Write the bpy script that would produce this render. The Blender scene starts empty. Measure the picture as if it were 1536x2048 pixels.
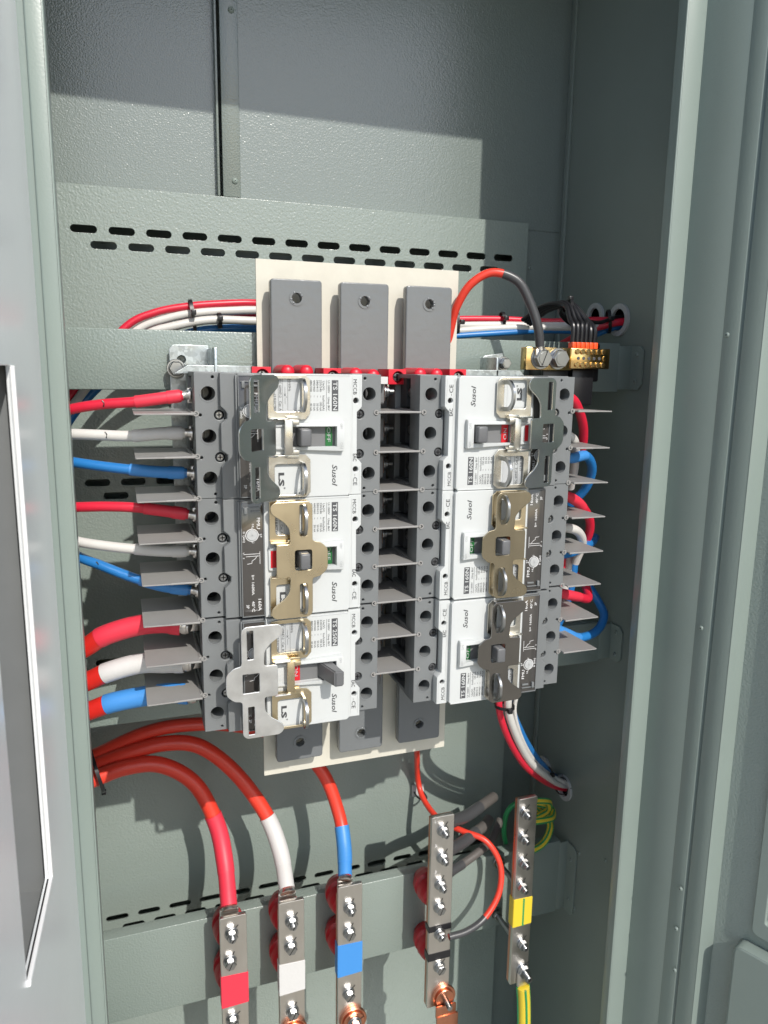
import bpy, bmesh, math, random
from mathutils import Vector, Matrix
random.seed(7)
S = 0.001                                   # everything below is written in millimetres
SC = bpy.context.scene
COL = SC.collection

# ------------------------------------------------------------------ camera, sky, sun, exposure
CAM = Vector((-68.47, -632.95, 19.10)); YAW, PIT, ROL, FPX = 0.33731425, 0.185885013, -0.0140060548, 1504.02
FW = Vector((math.sin(YAW)*math.cos(PIT), math.cos(YAW)*math.cos(PIT), -math.sin(PIT)))
_r0 = Vector((math.cos(YAW), -math.sin(YAW), 0)); _d0 = FW.cross(_r0)
RT = math.cos(ROL)*_r0 + math.sin(ROL)*_d0; DN = FW.cross(RT)
cd = bpy.data.cameras.new('camera'); cam = bpy.data.objects.new('camera', cd); COL.objects.link(cam)
m = Matrix((RT, -DN, -FW)).transposed().to_4x4(); m.translation = CAM*S
cam.matrix_world = m
cd.sensor_fit = 'VERTICAL'; cd.sensor_height = 36; cd.lens = FPX/2048*36
cd.clip_start = 0.01; cd.clip_end = 500
cd.dof.use_dof = True; cd.dof.focus_distance = 0.70; cd.dof.aperture_fstop = 11
SC.camera = cam

SUN = Vector((0.225, -1.0, 0.88)).normalized()
w = bpy.data.worlds.new('World'); SC.world = w; w.use_nodes = True
nt = w.node_tree; bg = nt.nodes['Background']
sky = nt.nodes.new('ShaderNodeTexSky'); sky.sky_type = 'NISHITA'; sky.sun_disc = False
sky.sun_elevation = math.asin(SUN.z); sky.sun_rotation = math.atan2(SUN.x, SUN.y)
nt.links.new(sky.outputs[0], bg.inputs[0]); bg.inputs[1].default_value = 0.15
sl = bpy.data.lights.new('sun', 'SUN'); sl.energy = 3.3; sl.angle = math.radians(0.53); sl.color = (1.0, 0.95, 0.88)
so = bpy.data.objects.new('sun', sl); COL.objects.link(so); so.rotation_euler = SUN.to_track_quat('Z', 'Y').to_euler()
so.location = (0.6, -2.0, 2.0)
SC.view_settings.view_transform = 'Standard'; SC.view_settings.look = 'None'
SC.view_settings.exposure = 0.33; SC.view_settings.gamma = 1; SC.view_settings.use_curve_mapping = False
SC.cycles.max_bounces = 10; SC.cycles.diffuse_bounces = 5; SC.cycles.glossy_bounces = 5
SC.cycles.sample_clamp_indirect = 4

# ------------------------------------------------------------------ measuring helpers (mm)
def ray(px, py): return RT*((px-768)/FPX) + DN*((py-1024)/FPX) + FW
def P(px, py, y): d = ray(px, py); return CAM + d*((y-CAM.y)/d.y)      # point at depth y
def PX(px, py, x): d = ray(px, py); return CAM + d*((x-CAM.x)/d.x)

# ------------------------------------------------------------------ materials
def mat(name, col, rough=0.5, metal=0.0, spec=0.5, bump=None, var=0.0, vscale=30, coat=0.0, rvar=0.0, trans=0.0, alpha=1.0, streak=False):
    M = bpy.data.materials.new(name); M.use_nodes = True; t = M.node_tree; b = t.nodes['Principled BSDF']
    b.inputs['Base Color'].default_value = (*col, 1); b.inputs['Roughness'].default_value = rough
    b.inputs['Metallic'].default_value = metal; b.inputs['Specular IOR Level'].default_value = spec
    b.inputs['Coat Weight'].default_value = coat; b.inputs['Coat Roughness'].default_value = 0.08
    b.inputs['Transmission Weight'].default_value = trans; b.inputs['Alpha'].default_value = alpha
    geo = t.nodes.new('ShaderNodeTexCoord')
    def noise(scale, detail=2, rough_=0.5, stretch=None):
        n = t.nodes.new('ShaderNodeTexNoise'); n.inputs['Scale'].default_value = scale
        n.inputs['Detail'].default_value = detail; n.inputs['Roughness'].default_value = rough_
        src = geo.outputs['Object']
        if stretch:
            mp = t.nodes.new('ShaderNodeMapping'); mp.inputs['Scale'].default_value = stretch
            t.links.new(src, mp.inputs[0]); src = mp.outputs[0]
        t.links.new(src, n.inputs['Vector']); return n
    if var > 0:
        n = noise(vscale, 5, 0.6, (1, 1, 0.12) if streak else None)
        mr = t.nodes.new('ShaderNodeMapRange'); mr.inputs[1].default_value = 0.3; mr.inputs[2].default_value = 0.7
        mr.inputs[3].default_value = 1-var; mr.inputs[4].default_value = 1+var
        t.links.new(n.outputs[0], mr.inputs[0])
        mx = t.nodes.new('ShaderNodeVectorMath'); mx.operation = 'SCALE'; mx.inputs[0].default_value = col
        t.links.new(mr.outputs[0], mx.inputs['Scale']); t.links.new(mx.outputs[0], b.inputs['Base Color'])
    if rvar > 0:
        n = noise(vscale*0.7, 4, 0.6)
        mr = t.nodes.new('ShaderNodeMapRange'); mr.inputs[1].default_value = 0.3; mr.inputs[2].default_value = 0.7
        mr.inputs[3].default_value = max(0.02, rough-rvar); mr.inputs[4].default_value = rough+rvar
        t.links.new(n.outputs[0], mr.inputs[0]); t.links.new(mr.outputs[0], b.inputs['Roughness'])
    if bump:
        prev = None
        for (sc_, st, dist) in bump:
            n = noise(sc_, 1.5, 0.45)
            bp = t.nodes.new('ShaderNodeBump'); bp.inputs['Strength'].default_value = st; bp.inputs['Distance'].default_value = dist
            t.links.new(n.outputs[0], bp.inputs['Height'])
            if prev: t.links.new(prev.outputs[0], bp.inputs['Normal'])
            prev = bp
        t.links.new(prev.outputs[0], b.inputs['Normal'])
    return M
def zinc(name, col, rough):
    M = mat(name, col, rough, 1.0, bump=[(900, 0.12, 0.0002)], rvar=0.08, vscale=200)
    t = M.node_tree; b = t.nodes['Principled BSDF']
    v = t.nodes.new('ShaderNodeTexVoronoi'); v.inputs['Scale'].default_value = 260; v.distance = 'MANHATTAN'
    tc = t.nodes.new('ShaderNodeTexCoord'); t.links.new(tc.outputs['Object'], v.inputs['Vector'])
    mr = t.nodes.new('ShaderNodeMapRange'); mr.inputs[3].default_value = 0.72; mr.inputs[4].default_value = 1.12
    sp = t.nodes.new('ShaderNodeSeparateColor'); t.links.new(v.outputs['Color'], sp.inputs[0]); t.links.new(sp.outputs[0], mr.inputs[0])
    mx = t.nodes.new('ShaderNodeVectorMath'); mx.operation = 'SCALE'; mx.inputs[0].default_value = col
    t.links.new(mr.outputs[0], mx.inputs['Scale']); t.links.new(mx.outputs[0], b.inputs['Base Color'])
    return M
ORANGE = [(430, 0.62, 0.0007), (1100, 0.15, 0.0003)]
M = dict(
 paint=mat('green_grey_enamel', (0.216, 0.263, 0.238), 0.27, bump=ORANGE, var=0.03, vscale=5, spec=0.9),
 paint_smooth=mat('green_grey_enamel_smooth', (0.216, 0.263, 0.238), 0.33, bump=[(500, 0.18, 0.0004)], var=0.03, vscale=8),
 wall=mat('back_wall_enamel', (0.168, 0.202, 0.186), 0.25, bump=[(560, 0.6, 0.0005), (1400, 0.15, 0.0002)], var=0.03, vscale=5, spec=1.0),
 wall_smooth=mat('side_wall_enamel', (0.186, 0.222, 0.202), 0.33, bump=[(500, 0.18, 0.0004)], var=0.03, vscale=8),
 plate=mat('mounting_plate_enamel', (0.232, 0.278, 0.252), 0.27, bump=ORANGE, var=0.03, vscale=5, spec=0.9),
 door=mat('door_enamel_glare', (0.80, 0.83, 0.84), 0.24, bump=[(420, 0.2, 0.0003)], var=0.02, vscale=8, spec=0.8),  # cabinet enamel lightened so the colour carries sun glare and haze
 black=mat('black_plastic', (0.012, 0.012, 0.014), 0.35),
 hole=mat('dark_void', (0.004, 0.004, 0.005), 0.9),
 dgrey=mat('dark_grey_moulding', (0.165, 0.175, 0.178), 0.42, bump=[(1800, 0.12, 0.0002)], var=0.05, vscale=25),
 mgrey=mat('handle_grey', (0.12, 0.123, 0.128), 0.38, var=0.04, vscale=60),
 slider=mat('slider_grey', (0.16, 0.163, 0.165), 0.45),
 inner=mat('recess_grey', (0.05, 0.052, 0.055), 0.5),
 white=mat('light_grey_moulding', (0.53, 0.55, 0.545), 0.42, bump=[(1800, 0.10, 0.0002)], var=0.025, vscale=30),
 trip=mat('smoky_cover', (0.06, 0.056, 0.052), 0.12, coat=0.6, var=0.1, vscale=20, rvar=0.05),
 green=mat('green_flag', (0.01, 0.13, 0.03), 0.4), redflag=mat('red_flag', (0.55, 0.01, 0.02), 0.4),
 ink=mat('dark_grey_ink', (0.05, 0.052, 0.055), 0.6), wink=mat('white_ink', (0.75, 0.75, 0.75), 0.6),
 badge=mat('badge_ink', (0.07, 0.072, 0.078), 0.5), sticker=mat('silver_sticker', (0.5, 0.52, 0.53), 0.35, metal=0.3),
 pale=mat('pale_print', (0.42, 0.43, 0.43), 0.5),
 barrier=mat('barrier_grey', (0.27, 0.265, 0.255), 0.45, bump=[(1500, 0.1, 0.0002)], var=0.05, vscale=20),
 busbar=mat('grey_epoxy_coating', (0.155, 0.166, 0.172), 0.22, bump=[(150, 0.2, 0.001), (700, 0.08, 0.0003)], var=0.04, vscale=15),
 sheet=mat('cream_insulating_board', (0.58, 0.56, 0.48), 0.6, var=0.05, vscale=40, bump=[(300, 0.15, 0.0003)]),
 redplas=mat('red_moulding', (0.62, 0.012, 0.03), 0.38), orange=mat('orange_collar', (0.8, 0.09, 0.02), 0.4),
 insul=mat('red_insulator', (0.42, 0.012, 0.02), 0.4),
 zinc=zinc('galvanised_steel', (0.46, 0.50, 0.51), 0.36), steel=mat('zinc_plated_bolt', (0.40, 0.41, 0.415), 0.3, 1.0),
 screwd=mat('dark_screw_metal', (0.16, 0.165, 0.165), 0.35, 1.0), gold=mat('tan_reflection_steel', (0.66, 0.56, 0.38), 0.3, 1.0, var=0.05, vscale=60, rvar=0.06, streak=True, bump=[(900, 0.08, 0.0001)]),  # gold: tan ground reflection put into the steel's base colour
 silver=mat('bright_steel_plate', (0.84, 0.85, 0.85), 0.36, 1.0, var=0.08, vscale=90, rvar=0.08, bump=[(1200, 0.1, 0.0001)]),
 frame=mat('dull_steel_frame', (0.60, 0.58, 0.52), 0.3, 1.0, var=0.08, vscale=150, rvar=0.08, bump=[(1000, 0.12, 0.0002)]),
 dsteel=mat('dark_steel_plate', (0.62, 0.63, 0.60), 0.2, 1.0, var=0.06, vscale=40, rvar=0.05),
 bronze=mat('bronze_reflection_steel', (0.40, 0.35, 0.25), 0.24, 1.0, var=0.06, vscale=60, rvar=0.05, streak=True),  # bronze: reflected tone painted into the plate's own colour
 darkrefl=mat('dark_reflection_steel', (0.24, 0.23, 0.215), 0.14, 1.0, var=0.06, vscale=40, rvar=0.04),  # dark reflections painted in as a darker steel colour
 tin=mat('tinned_copper', (0.68, 0.655, 0.62), 0.34, 1.0, var=0.07, vscale=40, rvar=0.07, streak=True, bump=[(500, 0.06, 0.0002)]),
 copper=mat('bare_copper', (0.62, 0.27, 0.17), 0.32, 1.0, var=0.1, vscale=60, rvar=0.06),
 brass=mat('brass', (0.70, 0.50, 0.22), 0.22, 1.0, var=0.1, vscale=120, rvar=0.06),
 red=mat('red_cable', (0.60, 0.022, 0.016), 0.36, var=0.05, vscale=20), redo=mat('orange_red_cable', (0.70, 0.048, 0.026), 0.36, var=0.04, vscale=20),
 crim=mat('crimson_cable', (0.62, 0.018, 0.045), 0.36, var=0.04, vscale=20),
 rsleeve=mat('pink_red_sleeve', (0.70, 0.035, 0.065), 0.48, bump=[(200, 0.1, 0.0005)]), 
 wcab=mat('white_cable', (0.60, 0.59, 0.56), 0.4, var=0.04, vscale=30), wsleeve=mat('white_sleeve', (0.58, 0.575, 0.565), 0.45, bump=[(250, 0.2, 0.0006)]),
 bcab=mat('blue_cable', (0.02, 0.17, 0.46), 0.34, var=0.05, vscale=20), bsleeve=mat('blue_sleeve', (0.05, 0.24, 0.60), 0.46, bump=[(250, 0.15, 0.0005)]),
 gsleeve=mat('dark_grey_sleeve', (0.055, 0.057, 0.06), 0.35, bump=[(300, 0.15, 0.0005)]), gcab=mat('grey_sleeve', (0.105, 0.097, 0.09), 0.4, bump=[(300, 0.15, 0.0005)]),
 yel=mat('yellow_cable', (0.72, 0.55, 0.04), 0.4), grn=mat('green_stripe', (0.02, 0.28, 0.09), 0.4),
 lit_edge=mat('sunlit_edge_white', (0.78, 0.79, 0.79), 0.5), glass=mat('window_film', (0.25, 0.26, 0.27), 0.08),  # white stands in for the sunlit cut edge of the door sheet
 ground=mat('sandy_ground', (0.34, 0.31, 0.25), 0.9, var=0.2, vscale=1.5),
)

# ------------------------------------------------------------------ mesh helpers
class G:
    """collects shapes (mm, world) and links them as one mesh object"""
    def __init__(s): s.v = []; s.f = []; s.mi = []; s.cur = 0
    def add(s, vs, fs):
        o = len(s.v); s.v += [Vector(v) for v in vs]; s.f += [[i+o for i in f] for f in fs]; s.mi += [s.cur]*len(fs); return s
    def bm(s, b):
        b.verts.ensure_lookup_table(); b.verts.index_update()
        s.add([v.co.copy() for v in b.verts], [[v.index for v in f.verts] for f in b.faces]); b.free(); return s
    def box(s, x0, x1, y0, y1, z0, z1, bev=0.0, seg=2, T=None):
        b = bmesh.new(); bmesh.ops.create_cube(b, size=1)
        for v in b.verts:
            v.co = Vector(((x0+x1)/2 + v.co.x*abs(x1-x0), (y0+y1)/2 + v.co.y*abs(y1-y0), (z0+z1)/2 + v.co.z*abs(z1-z0)))
        if bev > 0: bmesh.ops.bevel(b, geom=list(b.edges), offset=bev, segments=seg, affect='EDGES', profile=0.5)
        if T: bmesh.ops.transform(b, matrix=T, verts=b.verts)
        return s.bm(b)
    def cyl(s, c, axis, r, h, n=24, r2=None, bev=0.0):
        """from c along axis for h"""
        axis = Vector(axis).normalized(); q = axis.to_track_quat('Z', 'Y').to_matrix(); c = Vector(c); r2 = r if r2 is None else r2
        rings = [(0, r), (h, r2)]
        if bev: rings = [(0, r-bev), (bev, r), (h-bev, r2), (h, r2-bev)]
        vs = []; fs = []
        for (t, rr) in rings:
            for i in range(n):
                a = 2*math.pi*i/n; vs.append(c + q @ Vector((rr*math.cos(a), rr*math.sin(a), t)))
        for k in range(len(rings)-1):
            for i in range(n): fs.append([k*n+i, k*n+(i+1) % n, (k+1)*n+(i+1) % n, (k+1)*n+i])
        fs.append(list(range(n))[::-1]); fs.append([(len(rings)-1)*n+i for i in range(n)])
        return s.add(vs, fs)
    def ring(s, c, axis, r1, r2, h, n=28):
        axis = Vector(axis).normalized(); q = axis.to_track_quat('Z', 'Y').to_matrix(); c = Vector(c); vs = []; fs = []
        prof = [(r1, 0), (r2, 0), (r2, h), (r1, h)]
        for (rr, t) in prof:
            for i in range(n):
                a = 2*math.pi*i/n; vs.append(c + q @ Vector((rr*math.cos(a), rr*math.sin(a), t)))
        for k in range(4):
            for i in range(n): fs.append([k*n+i, k*n+(i+1) % n, ((k+1) % 4)*n+(i+1) % n, ((k+1) % 4)*n+i])
        return s.add(vs, fs)
    def dome(s, c, axis, r, h, n=20, m=6):
        axis = Vector(axis).normalized(); q = axis.to_track_quat('Z', 'Y').to_matrix(); c = Vector(c); vs = []; fs = []
        for k in range(m+1):
            a = math.pi/2*k/m
            for i in range(n):
                t = 2*math.pi*i/n; vs.append(c + q @ Vector((r*math.cos(a)*math.cos(t), r*math.cos(a)*math.sin(t), h*math.sin(a))))
        for k in range(m):
            for i in range(n): fs.append([k*n+i, k*n+(i+1) % n, (k+1)*n+(i+1) % n, (k+1)*n+i])
        return s.add(vs, fs)
    def tube(s, pts, r, n=16, cap=True, sub=8, rr=None):
        path = spline(pts, sub)
        nrm = None; vs = []; fs = []
        for k, p in enumerate(path):
            t = (path[min(k+1, len(path)-1)] - path[max(k-1, 0)]).normalized()
            if nrm is None:
                nrm = t.cross(Vector((0.01, 0.02, 1))); nrm = nrm.normalized() if nrm.length > 1e-4 else Vector((1, 0, 0))
            nrm = (nrm - t*nrm.dot(t)).normalized(); bn = t.cross(nrm)
            R_ = rr(k/(len(path)-1)) if rr else r
            for i in range(n):
                a = 2*math.pi*i/n; vs.append(p + nrm*(R_*math.cos(a)) + bn*(R_*math.sin(a)))
        L_ = len(path)
        for k in range(L_-1):
            for i in range(n): fs.append([k*n+i, k*n+(i+1) % n, (k+1)*n+(i+1) % n, (k+1)*n+i])
        if cap: fs.append(list(range(n))[::-1]); fs.append([(L_-1)*n+i for i in range(n)])
        return s.add(vs, fs)
    def build(s, name, m_, parent=None, label=None, smooth=True, ang=35):
        ms = m_ if isinstance(m_, (list, tuple)) else [m_]
        base = Vector((0, 0, 0)); own = None
        if parent is not None: base = Vector(parent['_o']) if '_o' in parent else Vector((0, 0, 0))
        else:
            mn = Vector([min(v[i] for v in s.v) for i in range(3)]); mx = Vector([max(v[i] for v in s.v) for i in range(3)])
            base = (mn+mx)/2; own = base
        me = bpy.data.meshes.new(name); me.from_pydata([(v-base)*S for v in s.v], [], s.f)
        for m__ in ms: me.materials.append(M[m__])
        for p_, i in zip(me.polygons, s.mi): p_.material_index = i
        if smooth:
            me.polygons.foreach_set('use_smooth', [True]*len(me.polygons)); me.set_sharp_from_angle(angle=math.radians(ang))
        b = bmesh.new(); b.from_mesh(me); bmesh.ops.recalc_face_normals(b, faces=b.faces); b.to_mesh(me); b.free()
        o = bpy.data.objects.new(name, me); COL.objects.link(o)
        if parent is not None: o.parent = parent; o['_o'] = list(base)
        else: o.location = own*S; o['_o'] = list(base)
        if label: o['label'] = label
        return o
def spline(pts, sub=8):
    pts = [Vector(p) for p in pts]
    if len(pts) == 2 or sub <= 1: return pts
    q = [2*pts[0]-pts[1]] + pts + [2*pts[-1]-pts[-2]]; out = []
    for i in range(1, len(q)-2):
        a, b, c, d = q[i-1:i+3]
        for j in range(sub):
            t = j/sub
            out.append(0.5*((2*b) + (c-a)*t + (2*a-5*b+4*c-d)*t*t + (3*b-a-3*c+d)*t**3))
    out.append(pts[-1]); return out
def rnd(poly, r):
    """round the corners of a polygon; r: one radius"""
    out = []; n = len(poly)
    for i in range(n):
        p0, p1, p2 = Vector(poly[i-1]), Vector(poly[i]), Vector(poly[(i+1) % n])
        a = (p0-p1); b = (p2-p1); d = min(r, a.length*0.45, b.length*0.45)
        a.normalize(); b.normalize(); s_, e_ = p1+a*d, p1+b*d
        for k in range(5):
            t = k/4; out.append(tuple((1-t)**2*s_ + 2*t*(1-t)*p1 + t*t*e_))
    return out
def rect(x0, x1, z0, z1, r=0):
    p = [(x0, z0), (x1, z0), (x1, z1), (x0, z1)]
    return rnd(p, r) if r else p
def circ(x, z, r, n=24): return [(x+r*math.cos(2*math.pi*i/n), z+r*math.sin(2*math.pi*i/n)) for i in range(n)]
def slot(x0, x1, z, h): 
    r = h/2
    return [(x1-r+r*math.cos(a), z+r*math.sin(a)) for a in [math.pi/2-math.pi*i/8 for i in range(9)]] + [(x0+r+r*math.cos(a), z+r*math.sin(a)) for a in [-math.pi/2-math.pi*i/8 for i in range(9)]]
FRONT = (Vector((1, 0, 0)), Vector((0, 0, 1)), Vector((0, -1, 0)))
def _curve_mesh(cu):
    ob = bpy.data.objects.new('tmp', cu); COL.objects.link(ob)
    dg = bpy.context.evaluated_depsgraph_get(); dg.update(); me = ob.evaluated_get(dg).to_mesh()
    vs = [v.co.copy() for v in me.vertices]; fs = [list(p.vertices) for p in me.polygons]
    ob.evaluated_get(dg).to_mesh_clear(); bpy.data.objects.remove(ob); bpy.data.curves.remove(cu)
    return vs, fs
def plate(g, outline, holes=(), y0=0, y1=2, bev=0.0, basis=None, org=None):
    """flat plate with holes, between depth y0 (front) and y1 (back)"""
    cu = bpy.data.curves.new('tmp', 'CURVE'); cu.dimensions = '2D'; cu.fill_mode = 'BOTH'
    th = abs(y1-y0); cu.extrude = th/2-bev; cu.bevel_depth = bev; cu.bevel_resolution = 1; cu.offset = -bev
    for pl in [outline]+list(holes):
        sp = cu.splines.new('POLY'); sp.points.add(len(pl)-1)
        for p_, q in zip(sp.points, pl): p_.co = (q[0], q[1], 0, 1)
        sp.use_cyclic_u = True
    vs, fs = _curve_mesh(cu)
    U, V, N = basis or FRONT
    o = org if org is not None else Vector((0, (y0+y1)/2, 0))
    g.add([o + U*v.x + V*v.y + N*v.z for v in vs], fs); return g
FONT = None
def text(g, s_, pos, size, rot='down', ext=0.06, width=None, shear=0.0, bold=0.0, N=None, U=None, V=None, align='LEFT', sp=1.0):
    """pos = start of the text (baseline-left); size in mm cap-ish height; width = wanted length"""
    cu = bpy.data.curves.new('tmp', 'FONT'); cu.body = s_; cu.size = size*1.37; cu.extrude = ext; cu.resolution_u = 2; cu.shear = shear; cu.offset = bold
    cu.space_character = sp
    vs, fs = _curve_mesh(cu)
    if not vs: return g
    mx = max(v.x for v in vs); mn = min(v.x for v in vs); k = (width/(mx-mn)) if width else 1
    if U is None:
        if rot == 'down': U, V = Vector((0, 0, -1)), Vector((1, 0, 0))
        elif rot == 'up': U, V = Vector((0, 0, 1)), Vector((-1, 0, 0))
        else: U, V = Vector((1, 0, 0)), Vector((0, 0, 1))
        N = Vector((0, -1, 0))
    off = mn if align == 'LEFT' else (mn+mx)/2
    pos = Vector(pos)
    g.add([pos + U*((v.x-off)*k) + V*v.y + N*v.z for v in vs], fs); return g
def empty(name, loc, label, cat, group=None, rot=None):
    o = bpy.data.objects.new(name, None); COL.objects.link(o); o.location = Vector(loc)*S; o.empty_display_size = 0.02
    o['_o'] = list(loc); tag(o, label, cat, group)
    return o
def tag(o, label=None, cat=None, group=None, kind=None):
    if label: o['label'] = label
    if cat: o['category'] = cat
    if group: o['group'] = group
    if kind: o['kind'] = kind
    return o
def copy_tree(o, parent=None):
    c = o.copy(); COL.objects.link(c); c.parent = parent
    for ch in list(o.children): copy_tree(ch, c)
    return c

# ------------------------------------------------------------------ setting: unseen ground, added for bounce light and tan reflections
g = G(); g.add([(-40000, -40000, -1320), (40000, -40000, -1320), (40000, 40000, -1320), (-40000, 40000, -1320)], [[0, 1, 2, 3]])
tag(g.build('ground', 'ground', smooth=False), kind='structure')

# ------------------------------------------------------------------ cabinet shell
cab = empty('electrical_cabinet', (170, 150, -1150), 'open green grey steel switchgear cabinet that houses all the breakers, bars and cables', 'cabinet')
HY = 299
g = G()
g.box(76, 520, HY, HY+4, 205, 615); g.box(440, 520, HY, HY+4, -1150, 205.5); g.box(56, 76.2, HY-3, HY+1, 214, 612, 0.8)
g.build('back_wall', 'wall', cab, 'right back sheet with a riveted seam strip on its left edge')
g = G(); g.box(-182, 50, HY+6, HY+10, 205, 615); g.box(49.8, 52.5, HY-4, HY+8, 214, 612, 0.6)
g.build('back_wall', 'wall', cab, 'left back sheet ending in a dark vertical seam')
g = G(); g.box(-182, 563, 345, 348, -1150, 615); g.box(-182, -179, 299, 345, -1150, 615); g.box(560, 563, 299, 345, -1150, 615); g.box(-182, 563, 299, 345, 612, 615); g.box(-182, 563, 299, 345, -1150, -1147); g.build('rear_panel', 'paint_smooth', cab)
# right wall with real cable holes
HOLES = [(154.2, 82.8, 15), (203.8, 88.6, 13.5), (206.1, -561.3, 14), (260.4, -559.5, 13)]
g = G(); plate(g, [(21, -1150), (304, -1150), (304, 615), (21, 615)], [circ(a, b, r, 32) for a, b, r in HOLES], 0, 2,
      basis=(Vector((0, 1, 0)), Vector((0, 0, 1)), Vector((1, 0, 0))), org=Vector((506, 0, 0)))
g.box(501.5, 505.2, 284, 292, -1150, 609, 1)
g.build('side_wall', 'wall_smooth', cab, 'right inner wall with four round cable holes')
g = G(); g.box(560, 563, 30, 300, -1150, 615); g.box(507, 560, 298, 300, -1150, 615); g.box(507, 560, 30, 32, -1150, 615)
g.build('hole_backing_box', 'hole', cab)  # unseen box added behind the cable holes, near black against light leaks
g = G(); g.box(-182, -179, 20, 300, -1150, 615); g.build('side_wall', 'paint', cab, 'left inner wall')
g = G(); g.box(-182, 563, -42, 299, 609, 615); g.build('roof', 'paint_smooth', cab)
g = G(); g.box(-182, 563, -42, 300, -1150, -1145); g.build('cabinet_floor', 'paint_smooth', cab)
def wallseg(g, a, b, z0, z1, th=2.5):
    a = Vector((a[0], a[1], 0)); b = Vector((b[0], b[1], 0)); d = (b-a).normalized(); L_ = (b-a).length
    T = Matrix.Translation(a) @ Matrix.Rotation(math.atan2(d.y, d.x), 4, 'Z')
    g.box(0, L_, 0, th, z0, z1, .7, 2, T)
# left front frame
g = G(); g.box(-119.5, -106, 8, 12, -1145, 609, 1.6, 3); g.box(-109, -106, 8, 26, -1145, 609, 1.2, 3); g.box(-182, -119, 10.5, 14, -1145, 609)
g.build('door_frame', 'paint_smooth', cab, 'left upright of the door frame')
# right front frame: lip, lit flange, side wall, riveted flange
g = G(); g.box(449, 472.5, 8, 11, -1145, 609, 1.6, 3); g.box(449, 452, 8, 21, -1145, 609, 1.2, 3); g.box(449.5, 563, 17.5, 20.5, -1145, 609)
wallseg(g, (471, 9.5), (485.2, -39), -1145, 609); wallseg(g, (484.0, -37), (488.4, -53.2), -1145, 609, 2); wallseg(g, (488.4, -53), (500, -53), -1145, 609, 2)
g.build('door_frame', 'paint_smooth', cab, 'right upright of the door frame with a row of rivets')
def rivet(c, ax, r=2.8, parent=cab):
    g = G(); g.dome(c, ax, r, r*0.55); g.ring(Vector(c)+Vector(ax)*r*0.45, ax, 0.7, 1.5, 0.5, 14)
    g.cur = 1; g.cyl(Vector(c)+Vector(ax)*r*0.53, ax, 0.9, 0.15, 12)
    g.build('rivet', ['paint_smooth', 'hole'], parent)
for px, py in ((1502, 10), (1455, 670), (1403, 1256), (1362, 1777), (1353, 1857), (1350, 1940)): q_ = PX(px, py, 486.0); rivet(q_ + Vector((-.6, 0, 0)), (-.965, -.262, 0), 2.6)
for px, py in ((462, 20), (470, 362)): rivet(P(px, py, HY-3), (0, -1, 0), 3.6)
rivet(P(1060, 536, HY), (0, -1, 0), 2.5)
for px, py in ((1158, 1707), (1211, 1721), (1149, 1816)): rivet(PX(px, py, 505), (-1, 0, 0), 3)

# perforated mounting plate
holes = []
def row(z, x0, n, pitch=39.3, w=27.5, h=8.2, skip=()):
    for i in range(n):
        if i not in skip: holes.append(slot(x0+i*pitch-w/2, x0+i*pitch+w/2, z, h))
row(166, -96.3, 14); row(150, -76.5, 13)
row(-113, -96.8, 14); row(-128.8, -77.5, 13)
row(-332, -96.8, 14); row(-348, -77.5, 13)
row(-680, -103, 14); row(-695.5, -83.5, 13)
g = G(); plate(g, [(-178, -1100), (449.5, -1100), (449.5, 211.6), (-178, 211.6)], holes, 287, 290, bev=0.25)
g.box(-178, 449.5, 288.5, 299, 209.3, 211.5, .5); g.box(447, 449.6, 288.5, 299, -1100, 211, .5)
pp = g.build('perforated_plate', 'plate'); tag(pp, 'large green grey back plate with double rows of long slots', 'mounting plate')

# crossrails
def crossrail(y, z0, z1, label, x1=487, flange_y=None, depth=20):
    e = empty('crossrail', (160, y, z0), label, 'crossrail', 'crossrails screwed across the cabinet')
    g = G(); g.box(-178, x1, y, y+2.5, z0, z1, 1.0, 3); g.box(-178, x1, y+1, y+depth, z1-2.5, z1, 0.8); g.box(-178, x1, y+1, y+depth, z0, z0+2.5, 0.8)
    g.build('rail_channel', 'paint', e)
    g = G(); zc = (z0+z1)/2; h = (z1-z0)/2
    g.box(x1-1, 503, y-0.5, y+2, z0+3, z1-3, 0.6)
    pl = [(y-22, z0+9), (y-16, z0+3), (y+3, z0+3), (y+3, z1-3), (y-16, z1-3), (y-22, z1-9)]
    plate(g, pl, [], 0, 2, 0.3, basis=(Vector((0, 1, 0)), Vector((0, 0, 1)), Vector((1, 0, 0))), org=Vector((503.5, 0, 0)))
    b = g.build('end_bracket', 'paint_smooth', e)
    for dz in (-h*0.55, h*0.55):
        g = G(); g.dome((502.3, y-11, zc+dz), (-1, 0, 0), 3, 1.6); g.cur = 1; g.cyl((500.9, y-11, zc+dz), (-1, 0, 0), 1.1, 0.15, 12); g.build('screw', ['paint_smooth', 'hole'], b)
    return e
crossrail(125, -2, 54, 'green grey crossrail level with the breaker tops, behind the brass terminal block')
crossrail(125, -338, -286, 'green grey crossrail mostly hidden behind the breakers, only its ends showing')
crossrail(188, -743, -631, 'tall green grey crossrail at the bottom carrying the copper bars on red insulators', x1=491, depth=17)

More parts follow.
